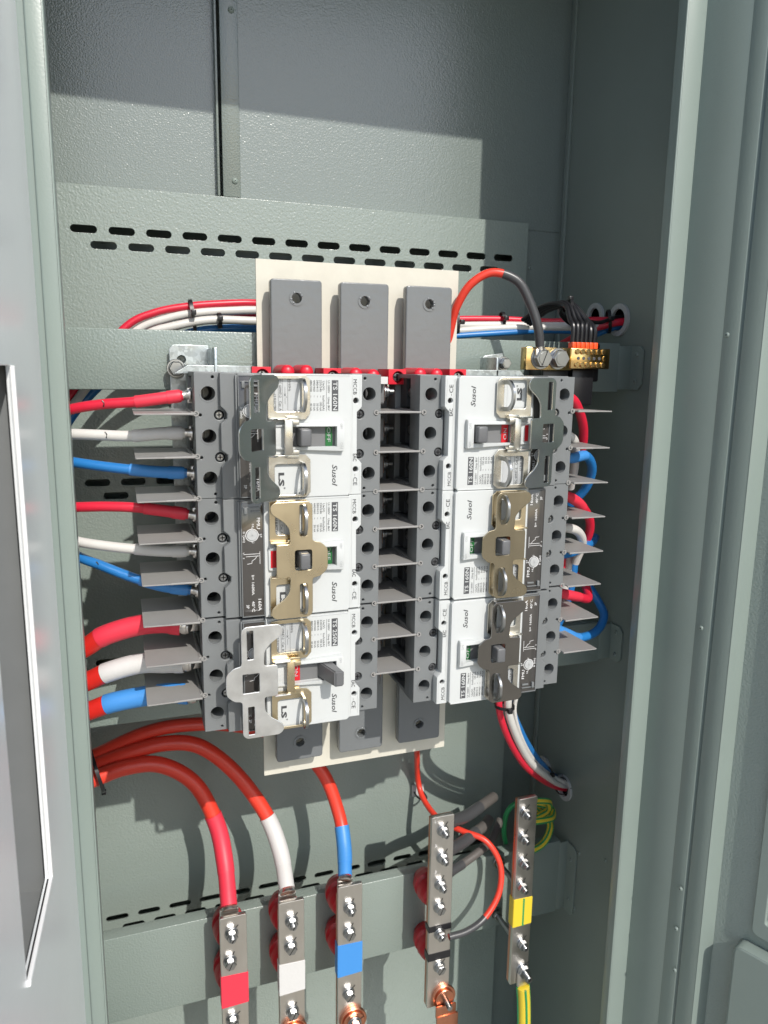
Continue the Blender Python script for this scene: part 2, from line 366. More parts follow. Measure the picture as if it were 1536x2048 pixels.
# ------------------------------------------------------------------ insulating board and vertical busbars
g = G(); plate(g, rect(60, 271.5, -413, 122, 0.6), [], 112, 114.2, bev=0.2)
tag(g.build('insulating_board', 'sheet'), 'cream insulating board behind the three grey vertical busbars', 'insulating board')
BX = [94.6, 162.4, 230.4]
for i, bx in enumerate(BX):
    e = empty('busbar', (bx, 95, -388), ['grey epoxy coated vertical busbar nearest the left breakers', 'middle of the three grey epoxy coated vertical busbars',
              'grey epoxy coated vertical busbar nearest the right breakers'][i], 'busbar', 'grey coated vertical busbars')
    g = G(); plate(g, rect(bx-24.7, bx+24.7, -388, 102.4, 3.5), [circ(bx, 85.3, 5.1, 24), circ(bx, -368, 5.1, 24)], 90, 101, bev=1.2); g.build('bar', 'busbar', e)
    for z in (85.3, -368):
        g = G(); g.ring((bx, 89.9, z), (0, -1, 0), 4.9, 7.2, 0.5)
        for k in range(5):
            a = random.random()*6.28; g.dome((bx+5.5*math.cos(a), 90, z+5.5*math.sin(a)), (0, -1, 0), 1.6, 1.1, 8, 4)
        g.build('hole_rim', 'busbar', e)
# board spacers seen between the bars (behind the bars, in front of the board)
g = G()
for bx in BX: g.box(bx-8, bx+8, 101, 112, -350, 68)
tag(g.build('spacer_strip', 'dgrey'), 'dark spacer strips packed between board and busbars', 'spacer')

# red supports and caps above the breakers
for i, (px0, px1, py) in enumerate(((503, 541, 733), (646, 681, 736), (776, 811, 738), (898, 931, 738))):
    a = P(px0, py, 60); b = P(px1, py, 60); zt = a.z
    e = empty('busbar_clamp', ((a.x+b.x)/2, 80, zt-14), ['red clamp block at the left edge of the cream board', 'red clamp block between the left and middle busbar',
              'red clamp block between the middle and right busbar', 'red clamp block at the right edge of the cream board'][i], 'clamp', 'red busbar clamp blocks')
    xc = (a.x+b.x)/2; w_ = (b.x-a.x)/2
    g = G(); U = [(xc-w_, zt-14.5), (xc+w_, zt-14.5), (xc+w_, zt), (xc-w_, zt)]
    plate(g, U, [circ(xc+1, zt-7.6, 5.6, 24)], 58, 104, bev=0.4); g.build('block', 'redplas', e)
    g = G(); g.cyl((xc+1, 66, zt-7.6), (0, -1, 0), 4.9, 4, 24, bev=1.2); g.build('screw', 'steel', e)
    g = G(); g.box(xc+1-3.4, xc+1+3.4, 61.6, 62.2, zt-8.4, zt-6.8); g.box(xc+0.2, xc+1.8, 61.6, 62.2, zt-11, zt-4.2); g.cyl((xc+1, 70, zt-7.6), (0, 1, 0), 5.5, 1); g.build('cross_slot', 'hole', e)
for i, (px, py) in enumerate(((577, 747), (615, 747), (714, 752), (749, 755), (843, 752), (876, 753))):
    c = P(px, py, 50)
    g = G(); g.cyl(c+Vector((0, 40, 1.5)), (0, -1, 0), 6.3, 36, 24); g.dome(c+Vector((0, 4, 1.5)), (0, -1, 0), 6.3, 4.5)
    o = g.build('screw_cap', 'redplas')
    tag(o, ['left', 'right'][i % 2] + ' one of the two red screw caps on the ' + ['left', 'middle', 'right'][i//2] + ' busbar above the breakers', 'cap', 'red screw caps on the busbars')

# galvanised brackets
e = empty('galvanised_bracket', (-40, 110, -300), 'spangled galvanised bracket with hex bolt left of the cream board', 'bracket')
g = G()
pts = [P(338, 697, 116), P(347, 689, 116), P(416, 691, 116), P(428, 745, 116), P(376, 780, 116), P(380, 960, 116)]
out = [(pts[0].x, -285), (pts[0].x, pts[0].z), (pts[1].x, pts[1].z), (pts[2].x, pts[2].z), (pts[3].x, 10), (pts[0].x+22, 0), (pts[0].x+22, -285)]
plate(g, out, [slot(pts[0].x+7, pts[0].x+15, pts[0].z-10, 8)], 116, 119, bev=0.4)
g.box(pts[2].x-1, pts[2].x+1.5, 60, 116, -10, pts[2].z-3, 0.5); g.build('upright', 'zinc', e)
a = P(352, 737, 114)
def hexbolt(c, ax, parent, r=6.5, wr=8.5, stud=0, name='bolt', mark=True, m_='steel', flip=1, ang=0.5):
    c = Vector(c); ax = Vector(ax).normalized(); g = G()
    g.cyl(c, ax, wr, 1.5, 28, bev=0.4); g.cyl(c+ax*1.5, ax, wr*0.8, 1.5, 24, bev=0.5); g.cyl(c+ax*3.0, ax, r*1.06, 5.6, 6, r2=r*1.06, bev=0.7)
    if stud:
        g.cyl(c+ax*8.5, ax, r*0.52, stud, 18, bev=0.6)
        for k in range(int(stud/2.0)): g.ring(c+ax*(9.2+k*2.0), ax, r*0.45, r*0.565, 0.9, 18)
    else: g.cyl(c+ax*8.8, ax, r*0.7, 0.4, 20)
    o = g.build(name, m_, parent)
    if mark:
        g = G(); q = ax.to_track_quat('Z', 'Y').to_matrix(); top = 9.25 if not stud else 9
        d = q @ Vector((math.cos(ang), math.sin(ang), 0)); d2 = ax.cross(d)
        def seg(a_, b_): 
            g.add([a_-d2*0.45, a_+d2*0.45, b_+d2*0.45, b_-d2*0.45, a_-d2*0.45+ax*.12, a_+d2*0.45+ax*.12, b_+d2*0.45+ax*.12, b_-d2*0.45+ax*.12], [[0, 1, 2, 3], [4, 5, 6, 7], [0, 1, 5, 4], [2, 3, 7, 6]])
        if not stud: seg(c+ax*top-d*r*0.85, c+ax*top+d*r*0.9)
        else: seg(c+ax*(8.9+stud)-d*2, c+ax*(8.9+stud)+d*2)
        seg(c+ax*0.2+d*(wr+0.2), c+ax*0.2+d*(wr+4.5))
        g.build('torque_mark', 'black', o)
    return o
hexbolt(a+Vector((0, 0, 0)), (0, -1, 0), e, 6.5, 8.8, mark=False)
e = empty('galvanised_bracket', (20, 40, 18), 'flat galvanised cross strip just above the top left breaker', 'bracket')
g = G(); plate(g, [(-22, 14), (-10, 21.5), (46, 21.5), (46, 14)], [], 62, 64, 0.3); g.box(-10, 46, 64, 100, 19, 21.4, .4); g.build('strip', 'zinc', e)
e = empty('galvanised_bracket', (330, 40, 18), 'bent galvanised bracket with a bolt just above the top right breaker', 'bracket')
g = G(); b0 = P(930, 738, 62).x; b1 = P(1040, 738, 62).x
plate(g, [(b0, 12), (b0, 21), (b1, 21), (b1+10, 12)], [], 62, 64, 0.3)
a0 = P(962, 712, 100); a1 = P(1000, 706, 100); a2 = P(1012, 745, 100)
plate(g, [(a0.x-1, 0), (a0.x, a0.z-4), (a0.x+3, a0.z), (a1.x+2, a1.z), (a1.x+16, 0)], [], 98, 100.5, 0.3)
g.box(a0.x-1, a0.x+1.5, 62, 100, 10, a0.z-2, .5); g.build('bent_plate', 'zinc', e)
hexbolt(P(1006, 727, 98), (0, -1, 0), e, 5.5, 7.5, mark=False)

# ------------------------------------------------------------------ moulded case circuit breakers
def make_breaker(big=False, handle='mid', flag='off', label=''):
    e = empty('circuit_breaker', (0, 0, 0), label, 'circuit breaker', 'moulded case circuit breakers in two stacks')
    ZH = 51.7
    # body with open terminal bays at each end
    g = G(); g.box(-56, 57, 2, 86, -ZH, ZH, 0.8); g.box(-79.5, 79.5, 66, 86, -ZH, ZH, 0.8)
    for sx in (-1, 1):
        for z in (-50.4, -17.5, 17.5, 50.4):
            g.box(sx*79, sx*56, 10, 66, z-1.9, z+1.9, 0.3)
    b = g.build('body', 'dgrey', e)
    for sx in (-1, 1):
        for z in (-35, 0, 35):
            g = G(); g.box(min(sx*74, sx*56.5), max(sx*74, sx*56.5), 50, 65.5, z-14, z+14); g.build('terminal_bay', 'inner', e)
    for sx in (-1, 1):
        g = G(); x0, x1 = sorted((sx*80, sx*56)); hs = [circ(sx*69.15, z, 6.1, 32) for z in (35, 0, -35)]
        hs += [circ(sx*65.2, 48.3, 1.25, 12), circ(sx*65.2, -48.3, 1.25, 12)]
        hs += [circ(sx*(79.2), z, 1.7, 12) for z in (17.5, -17.5)]
        o_ = [(x0, -ZH), (x1, -ZH), (x1, ZH), (x0, ZH)]
        hs = hs[:5]
        plate(g, o_, hs + [circ(sx*75.8, z, 1.3, 12) for z in (17.5, -17.5)] + [circ(sx*60.6, z, 4.2, 20) for z in (17.5, -17.5)], 0, 24, bev=0.5)
        tb = g.build('terminal_block', 'dgrey', e)
        for z in (35, 0, -35):
            g = G(); g.ring((sx*69.15, 0.25, z), (0, -1, 0), 5.9, 7.0, 0.55, 32); g.build('hole_collar', 'dgrey', tb)
            g = G(); g.cyl((sx*69.15, 46, z), (0, -1, 0), 5.2, 6, 24, bev=1); g.ring((sx*69.15, 40, z), (0, -1, 0), 2.6, 4.8, 1.2, 24)
            g.build('terminal_screw', 'screwd', tb)  # darker metal than the other screws
    for z in (17.5, -17.5):
        for x in (-60.6, 60.6):
            g = G(); g.cyl((x, 3.5, z), (0, -1, 0), 3.3, 2.6, 20, bev=0.8); g.cur = 1
            g.box(x-2.1, x+2.1, .7, .85, z-0.4, z+0.4); g.box(x-.4, x+.4, .7, .85, z-2.1, z+2.1); g.cyl((x, 4.5, z), (0, -1, 0), 4.1, .3)
            g.build('cover_screw', ['steel' if x < 0 else 'inner', 'hole'], e)
    # dark shoulder with notches round the screws
    def notch(x, d, r):  # outline left edge with notches
        return [(x, -ZH), (x, -24), (x+d*5, -19.5), (x+d*5, -14), (x, -12), (x, 12), (x+d*5, 14), (x+d*5, 19.5), (x, 24), (x, ZH)]
    g = G(); plate(g, [(-46, -ZH)]+[(-60.2, -ZH), (-60.2, -25), (-56.5, -21.5), (-55, -19), (-55, -15), (-60.2, -11), (-60.2, 11), (-55, 15), (-55, 19), (-56.5, 21.5), (-60.2, 25), (-60.2, ZH), (-46, ZH)], [], -7, 6, bev=0.7)
    g.box(-47, -27, -9, 4, -ZH, ZH, 0.8); g.box(-48.5, -46.8, -11, 2, -50, 50, .3); g.build('shoulder', 'dgrey', e)
    # smoky trip unit window
    g = G(); g.box(-46.5, -27.8, -12.6, -9, -50, 50, 0.5); tw = g.build('trip_unit_window', 'trip', e)
    g = G(); g.box(-46.9, -46.2, -13.3, -12, -50.3, 50.3); g.box(-28.2, -27.6, -13.3, -12, -50.3, 50.3); g.box(-46.2, -28.2, -13.3, -12, 49.6, 50.3); g.box(-46.2, -28.2, -13.3, -12, -50.3, -49.6)
    g.box(-45, -31, -14.2, -12.5, 44.8, 45.6, .2); g.box(-44, -41.5, -15, -12.5, 40, 45.6, .3); g.box(-38, -31, -14.2, -12.5, 41, 42.6, .3); g.build('window_rim', 'dgrey', tw)
    g = G(); y = -12.75
    text(g, 'FMU', (-33.5, 37.5, 0)[:1] + (y, 36), 3.0, width=9.5)
    text(g, '0.8', (-37.5, y, 31), 1.8); text(g, '0.9', (-30.8, y, 22), 1.8); text(g, '1', (-37.5, y, 14.8), 1.8); text(g, 'Ir (xIn)', (-45.2, y, 24.5), 2.1, width=9)
    g.ring((-37.6, y, 21.3), (0, -1, 0), 5.0, 5.5, .15, 32); g.box(-32.2, -30.9, y-.1, y, 21.1, 21.5); g.box(-37.8, -37.4, y-.1, y, 26.3, 28); g.box(-37.8, -37.4, y-.1, y, 14.9, 16.3)
    for (a_, b_) in (((-31.2, 7), (-31.2, -4)), ((-45, 5), (-31, 5)), ((-43, 3), (-31.5, 3)), ((-33, 3.5), (-35.5, .5)), ((-35.5, .5), (-38, -1)), ((-38, -1), (-38, -3)), ((-38, -3), (-42, -3.6))):
        A_ = Vector((a_[0], y, a_[1])); B_ = Vector((b_[0], y, b_[1])); d = (B_-A_).normalized(); n_ = Vector((-d.z, 0, d.x))*0.17
        g.add([A_-n_, A_+n_, B_+n_, B_-n_, A_-n_+Vector((0, -.1, 0)), A_+n_+Vector((0, -.1, 0)), B_+n_+Vector((0, -.1, 0)), B_-n_+Vector((0, -.1, 0))], [[0, 1, 2, 3], [4, 5, 6, 7], [0, 1, 5, 4], [1, 2, 6, 5], [2, 3, 7, 6], [3, 0, 4, 7]])
    text(g, 'Ir', (-45.6, y, 6.5), 1.6); text(g, 'Ii', (-45.6, y, 2), 1.6)
    text(g, 'Ii= 1600A', (-38.5, y, -13.5), 2.3, width=17.5); text(g, '250A' if big else '160A', (-33.2, y, -35), 2.9, width=10.5); text(g, "40°C", (-38.6, y, -36.5), 2.5, width=9.5); text(g, '3P', (-43.4, y, -39.5), 2.5)
    g.build('trip_unit_print', 'wink', tw)
    g = G(); g.cyl((-37.6, -12.5, 21.3), (0, -1, 0), 4.6, 1.3, 24, bev=.3); g.box(-38.1, -37.1, -14, -13.75, 18.3, 24.3); g.box(-40.6, -34.6, -14, -13.75, 20.9, 21.7); g.build('current_dial', 'pale', tw)
    # light cover
    g = G(); plate(g, [(-27.4, -ZH), (46, -ZH), (48.4, -49.5), (48.4, 49.5), (46, ZH), (-27.4, ZH)], [rect(-24.5, 37, -9, 9, 1)], -14.2, 5, bev=0.8)
    g.box(-26, 47, -14.5, -13.6, 50.3, 51.6, .2)
    g.build('front_cover', 'white', e)
    g = G(); plate(g, [(48.2, -ZH), (59.6, -ZH), (59.6, -24.5), (57.5, -22), (55.2, -20), (55.2, 20), (57.5, 22), (59.6, 24.5), (59.6, ZH), (48.2, ZH)],
                   [circ(54.2, 29.6, 2.5, 20), circ(54.2, -29.6, 2.5, 20)], -9.5, 4, bev=0.5)
    for x in (49.6, 51.0): g.box(x-.2, x+.2, -9.8, -9.3, -49, 49)
    g.box(57.6, 58, -9.8, -9.3, 27, 49); g.box(57.6, 58, -9.8, -9.3, -49, -27)
    g.build('end_cover', 'white', e)
    for z in (29.6, -29.6): g = G(); g.cyl((54.2, -4.5, z), (0, -1, 0), 2.3, 1, 18); g.ring((54.2, -5.5, z), (0, -1, 0), .8, 1.5, .8, 6); g.build('sealing_screw', 'black', e)
    # escutcheon: wedge shaped cheeks round the slot
    g = G()
    for sz in (1, -1):
        vs = [(-24, -14, sz*8.4), (41, -14, sz*8.4), (41, -14, sz*13.2), (-24, -14, sz*10.4), (-24, -17.2, sz*8.4), (41, -19.8, sz*8.4), (41, -19.2, sz*12.8), (-24, -16.8, sz*10.0)]
        b_ = bmesh.new(); vv = [b_.verts.new(v) for v in vs]
        for f in ((0, 1, 2, 3), (4, 5, 6, 7), (0, 1, 5, 4), (1, 2, 6, 5), (2, 3, 7, 6), (3, 0, 4, 7)): b_.faces.new([vv[i] for i in f])
        bmesh.ops.bevel(b_, geom=list(b_.edges), offset=.5, segments=2, affect='EDGES'); g.bm(b_)
    g.box(34.5, 41, -19.6, -12, -9, 9, .5); g.box(-24.5, -5.5, -16, -10, -9.2, 9.2, .5)
    esc = g.build('escutcheon', 'white', e)
    g = G(); g.box(-8, 36, -11.2, -6, -9.2, 9.2); g.build('slider', 'slider', e)
    if flag == 'off':
        g = G(); g.box(26.5, 32.5, -11.7, -10, -8.6, 8.6); fl = g.build('off_flag', 'green', e)
        g = G(); text(g, 'OFF', (27.8, -11.9, 7.4), 3.2, width=12.5); g.build('flag_print', 'pale', fl)
        g = G(); g.box(-22.6, -17.8, -16.35, -15.5, -7.4, 7.4); g.build('status_flag', 'redflag', e)
    else:
        g = G(); g.box(-3.9, 2.9, -11.7, -10, -8.6, 8.6); fl = g.build('on_flag', 'redflag', e)
        g = G(); text(g, 'ON', (-2.5, -11.9, 6), 3.7, width=10.5); g.build('flag_print', 'pale', fl)
        g = G(); g.box(-22.6, -19, -16.35, -15.5, -7.4, 7.4); g.build('status_flag', 'redflag', e)
    g = G(); text(g, 'ON', (37.4, -19.75, -5), 2.4); text(g, 'OFF', (37.4, -19.75, 11), 2.0); g.build('escutcheon_print', 'pale', esc)
    # handle
    g = G()
    if handle == 'off': g.box(1.2, 10.5, -29, -12, -7.3, 7.3, 1.6, 3)
    elif handle == 'mid': g.box(-.5, 8.2, -33, -12, -7.0, 7.0, 1.6, 3)
    elif handle == 'far': g.box(23.5, 33.5, -26, -11.4, -7.3, 7.3, 1.6, 3)
    else:
        vs = []
        for (y, xa, xb, zz) in ((-11.3, 19, 31, 7.6), (-40, 27.5, 36.0, 7.0)):
            vs += [(xa, y, -zz), (xb, y, -zz), (xb, y, zz), (xa, y, zz)]
        b_ = bmesh.new(); vv = [b_.verts.new(v) for v in vs]
        for f in ((0, 1, 2, 3), (4, 5, 6, 7), (0, 1, 5, 4), (1, 2, 6, 5), (2, 3, 7, 6), (3, 0, 4, 7)): b_.faces.new([vv[i] for i in f])
        bmesh.ops.bevel(b_, geom=list(b_.edges), offset=1.2, segments=3, affect='EDGES'); g.bm(b_)
    g.build('handle', 'mgrey', e)
    # rating label and print
    g = G(); g.box(31.4, 37, -14.42, -14, 21, 46.8); bd = g.build('type_badge', 'badge', e)
    g = G(); text(g, 'TS 250N' if big else 'TS 160N', (32.5, -14.5, 45.6), 3.8, width=23.8, bold=0.05); g.build('badge_print', 'white', bd)
    g = G(); y = -14.32
    text(g, 'Ui 1000V    Uimp 8kV', (27.9, y, 46.5), 1.9, width=25); g.box(26.6, 26.85, y-.05, y+.1, 21, 46.8)
    text(g, 'Ue(V)', (23.4, y, 46), 1.9, width=7.5); text(g, 'Icu/Ics(kA)', (23.4, y, 34), 1.9, width=12.5)
    for i, (a_, b_) in enumerate((('220/240', '100 kA'), ('380/415', '50 kA'), ('440/460', '50 kA'), ('480/500', '42 kA'))):
        x = 20.9-i*2.75
        text(g, a_, (x, y, 46.8), 1.8, width=9.6); text(g, '~', (x, y, 34), 2.0); text(g, b_, (x, y, 28.6 if i == 0 else 27.6), 1.8, width=7.6 if i == 0 else 6.4)
    text(g, 'Susol', (31.8, y, -24.4), 4.7, width=18.6, shear=.25, bold=.08)
    text(g, 'MCCB', (51.7, -9.7, 47.6), 3.3, width=12.8); text(g, 'EAC', (51.7, -9.7, -16), 3.4, width=6.6, bold=.04); text(g, 'CE', (52, -9.7, -36.6), 3.8, width=7.2); g.box(53.3, 53.5, -9.75, -9.5, -35.8, -33.8)
    # printed labels under the hasp windows
    text(g, 'LS', (-14.6, -14.62, -30), 4.7, width=11.5, bold=.28); text(g, '®', (-10.5, -14.62, -42.4), 1.5)
    text(g, 'LS ELECTRIC', (-18.1, -14.62, 35), 2.0, width=14.5, bold=.04); text(g, 'MADE IN KOREA', (-20.6, -14.62, 35), 1.6, width=14.5)
    text(g, 'IEC 60947-2   Cat. A', (-13.6, -14.62, 47.5), 2.2, width=26); text(g, '50/60Hz', (-5.6, -14.62, 47.5), 2.1, width=10)
    for x in (-14.3, -10.6, -6.4): g.box(x, x+.18, -14.66, -14.4, 20.5, 47.5)
    text(g, '—x\'—', (-9.4, -14.62, 41), 2.4, width=14)
    g.build('cover_print', 'ink', e)
    g = G(); g.box(-21.5, 1.5, -14.45, -14, 19.5, 48.5); g.box(-6, 1.2, -14.52, -14, 20, 48); g.build('data_sticker', 'sticker', e)
    g = G(); g.box(-21, 0, -14.45, -14, -48.5, -24); g.build('maker_sticker', 'white', e)
    return e
ZC = [-36.2, -140, -245.2]; XL_, XR_ = 69.15, 266.1
specs = [
 (0, 0, False, 'off', 'off', 'top breaker of the left stack, dark hasp plate folded open, green flag showing'),
 (0, 1, False, 'mid', 'off', 'middle breaker of the left stack, tan reflecting hasp closed over its handle'),
 (0, 2, True, 'on', 'on', 'bottom breaker of the left stack, marked TS 250N, long handle and red flag'),
 (1, 0, False, 'far', 'on', 'top breaker of the right stack, dark hasp plate folded outwards, red flag'),
 (1, 1, False, 'mid', 'off', 'middle breaker of the right stack, bronze reflecting hasp closed over its handle'),
 (1, 2, False, 'mid', 'off', 'bottom breaker of the right stack, dark reflecting hasp closed over its handle'),
]
for side, k, big, hd, fl, lab in specs:
    b = make_breaker(big, hd, fl, lab)
    b.location = Vector((XL_ if side == 0 else XR_, 0, ZC[k]))*S
    if side: b.rotation_euler = (0, math.pi, 0)

# ------------------------------------------------------------------ lockout hasps
CLOSED = [(-20.5, 50.6), (8.2, 50.6), (11.6, 47.2), (11.6, 16.2), (18.6, 15), (24, 10), (25, 7), (25, -7), (24, -10), (18.6, -15), (11.6, -16.2), (11.6, -47.2), (8.2, -50.6), (-20.5, -50.6), (-24.5, -47), (-23.5, -41),
          (-12.4, -33), (-8.2, -27.5), (-7.5, -14.2), (-19.4, -14.2), (-19.4, 14.2), (-7.5, 14.2), (-8.2, 27.5), (-12.4, 33), (-23.5, 41), (-24.5, 47)]
OPEN = [(-36, 51), (-14, 51), (-13, 42), (-23.6, 31), (-24.3, 15), (-16.2, 15), (-16.2, -15), (-24.3, -15), (-23.6, -31), (-13, -42), (-13, -51), (-36, -51), (-38, -48), (-38, -14.6), (-43.5, -12.5), (-48.3, -7), (-48.3, 7), (-43.5, 12.5), (-38, 14.6), (-38, 48)]
def make_hasp(state, m_plate, m_frame, label, k, side, tilt=0.0):
    e = empty('lockout_hasp', (0, 0, 0), label, 'lockout hasp', 'steel lockout hasps on the breakers')
    g = G()
    out = [(-23.5, 50), (-16, 50.8), (8, 50.8), (12, 47), (12, 19), (8, 14.5), (1, 14.2), (1, 8.5), (-3.6, 8.5), (-3.6, -8.5), (1, -8.5), (1, -14.2), (8, -14.5), (12, -19), (12, -47), (8, -50.8), (-16, -50.8), (-23.5, -50),
           (-23.5, -16), (-10, -14.5), (-10, 14.5), (-23.5, 16)]
    plate(g, out, [rect(-18.5, 4.8, 21, 47.5, 3), rect(-18.5, 4.8, -48.5, -22.5, 3)], -17.6, -16.4, bev=.3)
    # rolled bridge over the escutcheon
    g.box(-10.8, -4.4, -24, -23, -14.2, 14.2, .3)
    for sz in (1, -1):
        g.box(-10.8, 1.2, -23.8, -17, sz*14.4, sz*13.2, .3); g.box(-4.3, 1.2, -24.2, -23.1, sz*10.5, sz*14.0, .3); g.box(-9.2, 1.4, -22, -20.9, sz*14.2, sz*17.5, .5)
    for sz in (1, -1): g.box(-23.5, -8, -23, -16.5, sz*14.4, sz*15.8, .5)
    g.build('base_frame', m_frame, e)
    for sz in (1, -1):
        zc = sz*34.5; g = G()
        pts = [(4.2, -17, zc-12), (4.2, -27, zc-11.5), (4.2, -33, zc-6), (4.2, -34, zc), (4.2, -33, zc+6), (4.2, -27, zc+11.5), (4.2, -17, zc+12)]
        path = spline(pts, 5); vs = []; fs = []
        for i, p in enumerate(path):
            t = (path[min(i+1, len(path)-1)]-path[max(i-1, 0)]).normalized(); n_ = Vector((0, -t.z, t.y))
            for (dx, dn) in ((-1.1, -2), (1.1, -2), (1.1, 2), (-1.1, 2)): vs.append(p + Vector((dx, 0, 0)) + n_*dn)
        for i in range(len(path)-1):
            for j in range(4): fs.append([i*4+j, i*4+(j+1) % 4, (i+1)*4+(j+1) % 4, (i+1)*4+j])
        g.add(vs, fs); g.build('staple', 'steel', e)
    g = G()
    if state == 'closed':
        plate(g, rnd(CLOSED, 2.6), [rect(0.6, 6.8, 21, 47.5, 1.2), rect(0.6, 6.8, -47.5, -21, 1.2), rect(-3.6, 11, -8.8, 8.8, 2)], -25.6, -24.2, bev=.35)
        for sz in (1, -1): g.box(-19.2, -6, -25, -18, sz*13.2, sz*14.4, .4)
    else:
        plate(g, rnd([(-39-x, z) for x, z in CLOSED], 2.6), [rect(-45.8, -40.2, 21.5, 47, .8), rect(-45.8, -40.2, -47, -21.5, .8), rect(-50, -35.6, -8.6, 8.6, 1)], -25.6, -24.2, bev=.35)
        for sz in (1, -1): g.box(-22, -8, -25.2, -18.5, sz*14.6, sz*15.9, .4)
        if tilt:
            T = Matrix.Translation((-19.5, -24, 0)) @ Matrix.Rotation(tilt, 4, 'Z') @ Matrix.Translation((19.5, 24, 0))
            g.v = [T @ v for v in g.v]
    g.build('swing_plate', m_plate, e)
    e.location = Vector((XL_ if side == 0 else XR_, 0, ZC[k]))*S
    if side: e.rotation_euler = (0, math.pi, 0)
make_hasp('open', 'dsteel', 'frame', 'dark steel hasp folded open on the top left breaker', 0, 0, 0.70)
make_hasp('closed', 'gold', 'gold', 'pale tan reflecting hasp closed over the handle of the middle left breaker', 1, 0)
make_hasp('open', 'silver', 'gold', 'bright grey steel hasp folded open on the bottom left breaker, frame tan reflecting', 2, 0, 0.02)
make_hasp('open', 'dsteel', 'frame', 'dark steel hasp folded outwards on the top right breaker under the brass terminal block', 0, 1, -0.29)
make_hasp('closed', 'bronze' if 'bronze' in M else 'gold', 'gold', 'bronze reflecting hasp closed over the handle of the middle right breaker', 1, 1)
make_hasp('closed', 'darkrefl', 'frame', 'dark mirror finished hasp closed over the handle of the bottom right breaker', 2, 1)

# ------------------------------------------------------------------ phase barriers
ORD = ['topmost', 'second', 'third', 'fourth', 'fifth', 'sixth', 'seventh', 'lowest']
def barrier(x0, x1, z, y0, y1, name, label, group, hook, sk=0.0, dz=0.0):
    g = G(); T = Matrix.Translation(((x0+x1)/2, 30, z)) @ Matrix.Rotation(sk, 4, 'X') @ Matrix.Rotation(dz, 4, 'Y') @ Matrix.Translation((-(x0+x1)/2, -30, -z))
    out = [(x0, y0), (x1, y0), (x1, y1), (x0, y1)]
    plate(g, rnd(out, 1.5), [], 0, 1.1, .2, basis=(Vector((1, 0, 0)), Vector((0, 1, 0)), Vector((0, 0, 1))), org=Vector((0, 0, z)))
    for h in hook:
        g.box(min(h, (x0+x1)/2), max(h, (x0+x1)/2), y0+.2, y0+2.4, z-.9, z+.9, .4); hx = h + (2.6 if h > (x0+x1)/2 else -2.6)*(1 if (h > (x0+x1)/2) else 1)
        g.ring((hx, -.1, z), (0, -1, 0), 1.3, 2.3, .9, 18); g.box(min(h, hx), max(h, hx), -1.2, 1.5, z-.5, z+.5, .2); g.cyl((h, 1, z), (0, 1, 0), 1.6, 60, 12)
    g.v = [T @ v for v in g.v]
    tag(g.build(name, 'barrier'), label, 'phase barrier', group)
for i in range(8):
    z = -17.5-35*i
    barrier(-58.6+random.uniform(-.8, .8), -13.5, z, -7, 70, 'phase_barrier', ORD[i] + ' of the eight grey barrier plates sticking out between the cables on the left', 'left phase barriers', (-12.6,), random.uniform(-.012, .02), random.uniform(-.015, .015))
    barrier(150.5, 184.5, z, -1, 66, 'phase_barrier', ORD[i] + ' of the eight grey barrier plates bridging the two breaker stacks', 'middle phase barriers', (147.5, 187.5), random.uniform(-.01, .01), 0.0)
    barrier(348.6, 387+random.uniform(-.8, .8), z, -7, 66, 'phase_barrier', ORD[i] + ' of the eight grey barrier plates pointing towards the right cabinet wall', 'right phase barriers', (347.8,), random.uniform(-.02, .012), random.uniform(-.015, .015))

# stub terminals between the stacks
for i in range(9):
    z = -35*i; e = empty('busbar_stub', (165, 60, z-12), ('topmost' if i == 0 else 'lowest' if i == 8 else ORD[i] if i < 7 else 'eighth') + ' of the nine grey connection stubs in the dark gap between the stacks', 'connection stub', 'grey connection stubs')
    g = G(); g.box(148, 167, 40, 86, z-12, z+11, 2.5, 3); g.build('stub_body', 'slider', e)
    g = G(); g.box(168, 171, 52, 86, z-9, z+7, .4); g.build('copper_tab', 'copper', e)
    g = G(); g.cyl((171.2, 60, z-1), (1, 0, 0), 7, 2, 20, bev=.4); g.cyl((173.2, 60, z-1), (1, 0, 0), 5.4, 4, 20, bev=.9); g.cyl((177, 60, z-1), (1, 0, 0), 3.2, 5, 14); g.build('connection_screw', 'steel', e)
g = G(); g.box(158, 166, 30, 60, 7, 13.5); g.box(156, 168, 58, 70, -20, -14); 
tag(g.build('marker_tab', 'wsleeve'), 'small white tab beside the topmost stub in the gap between stacks', 'tab')

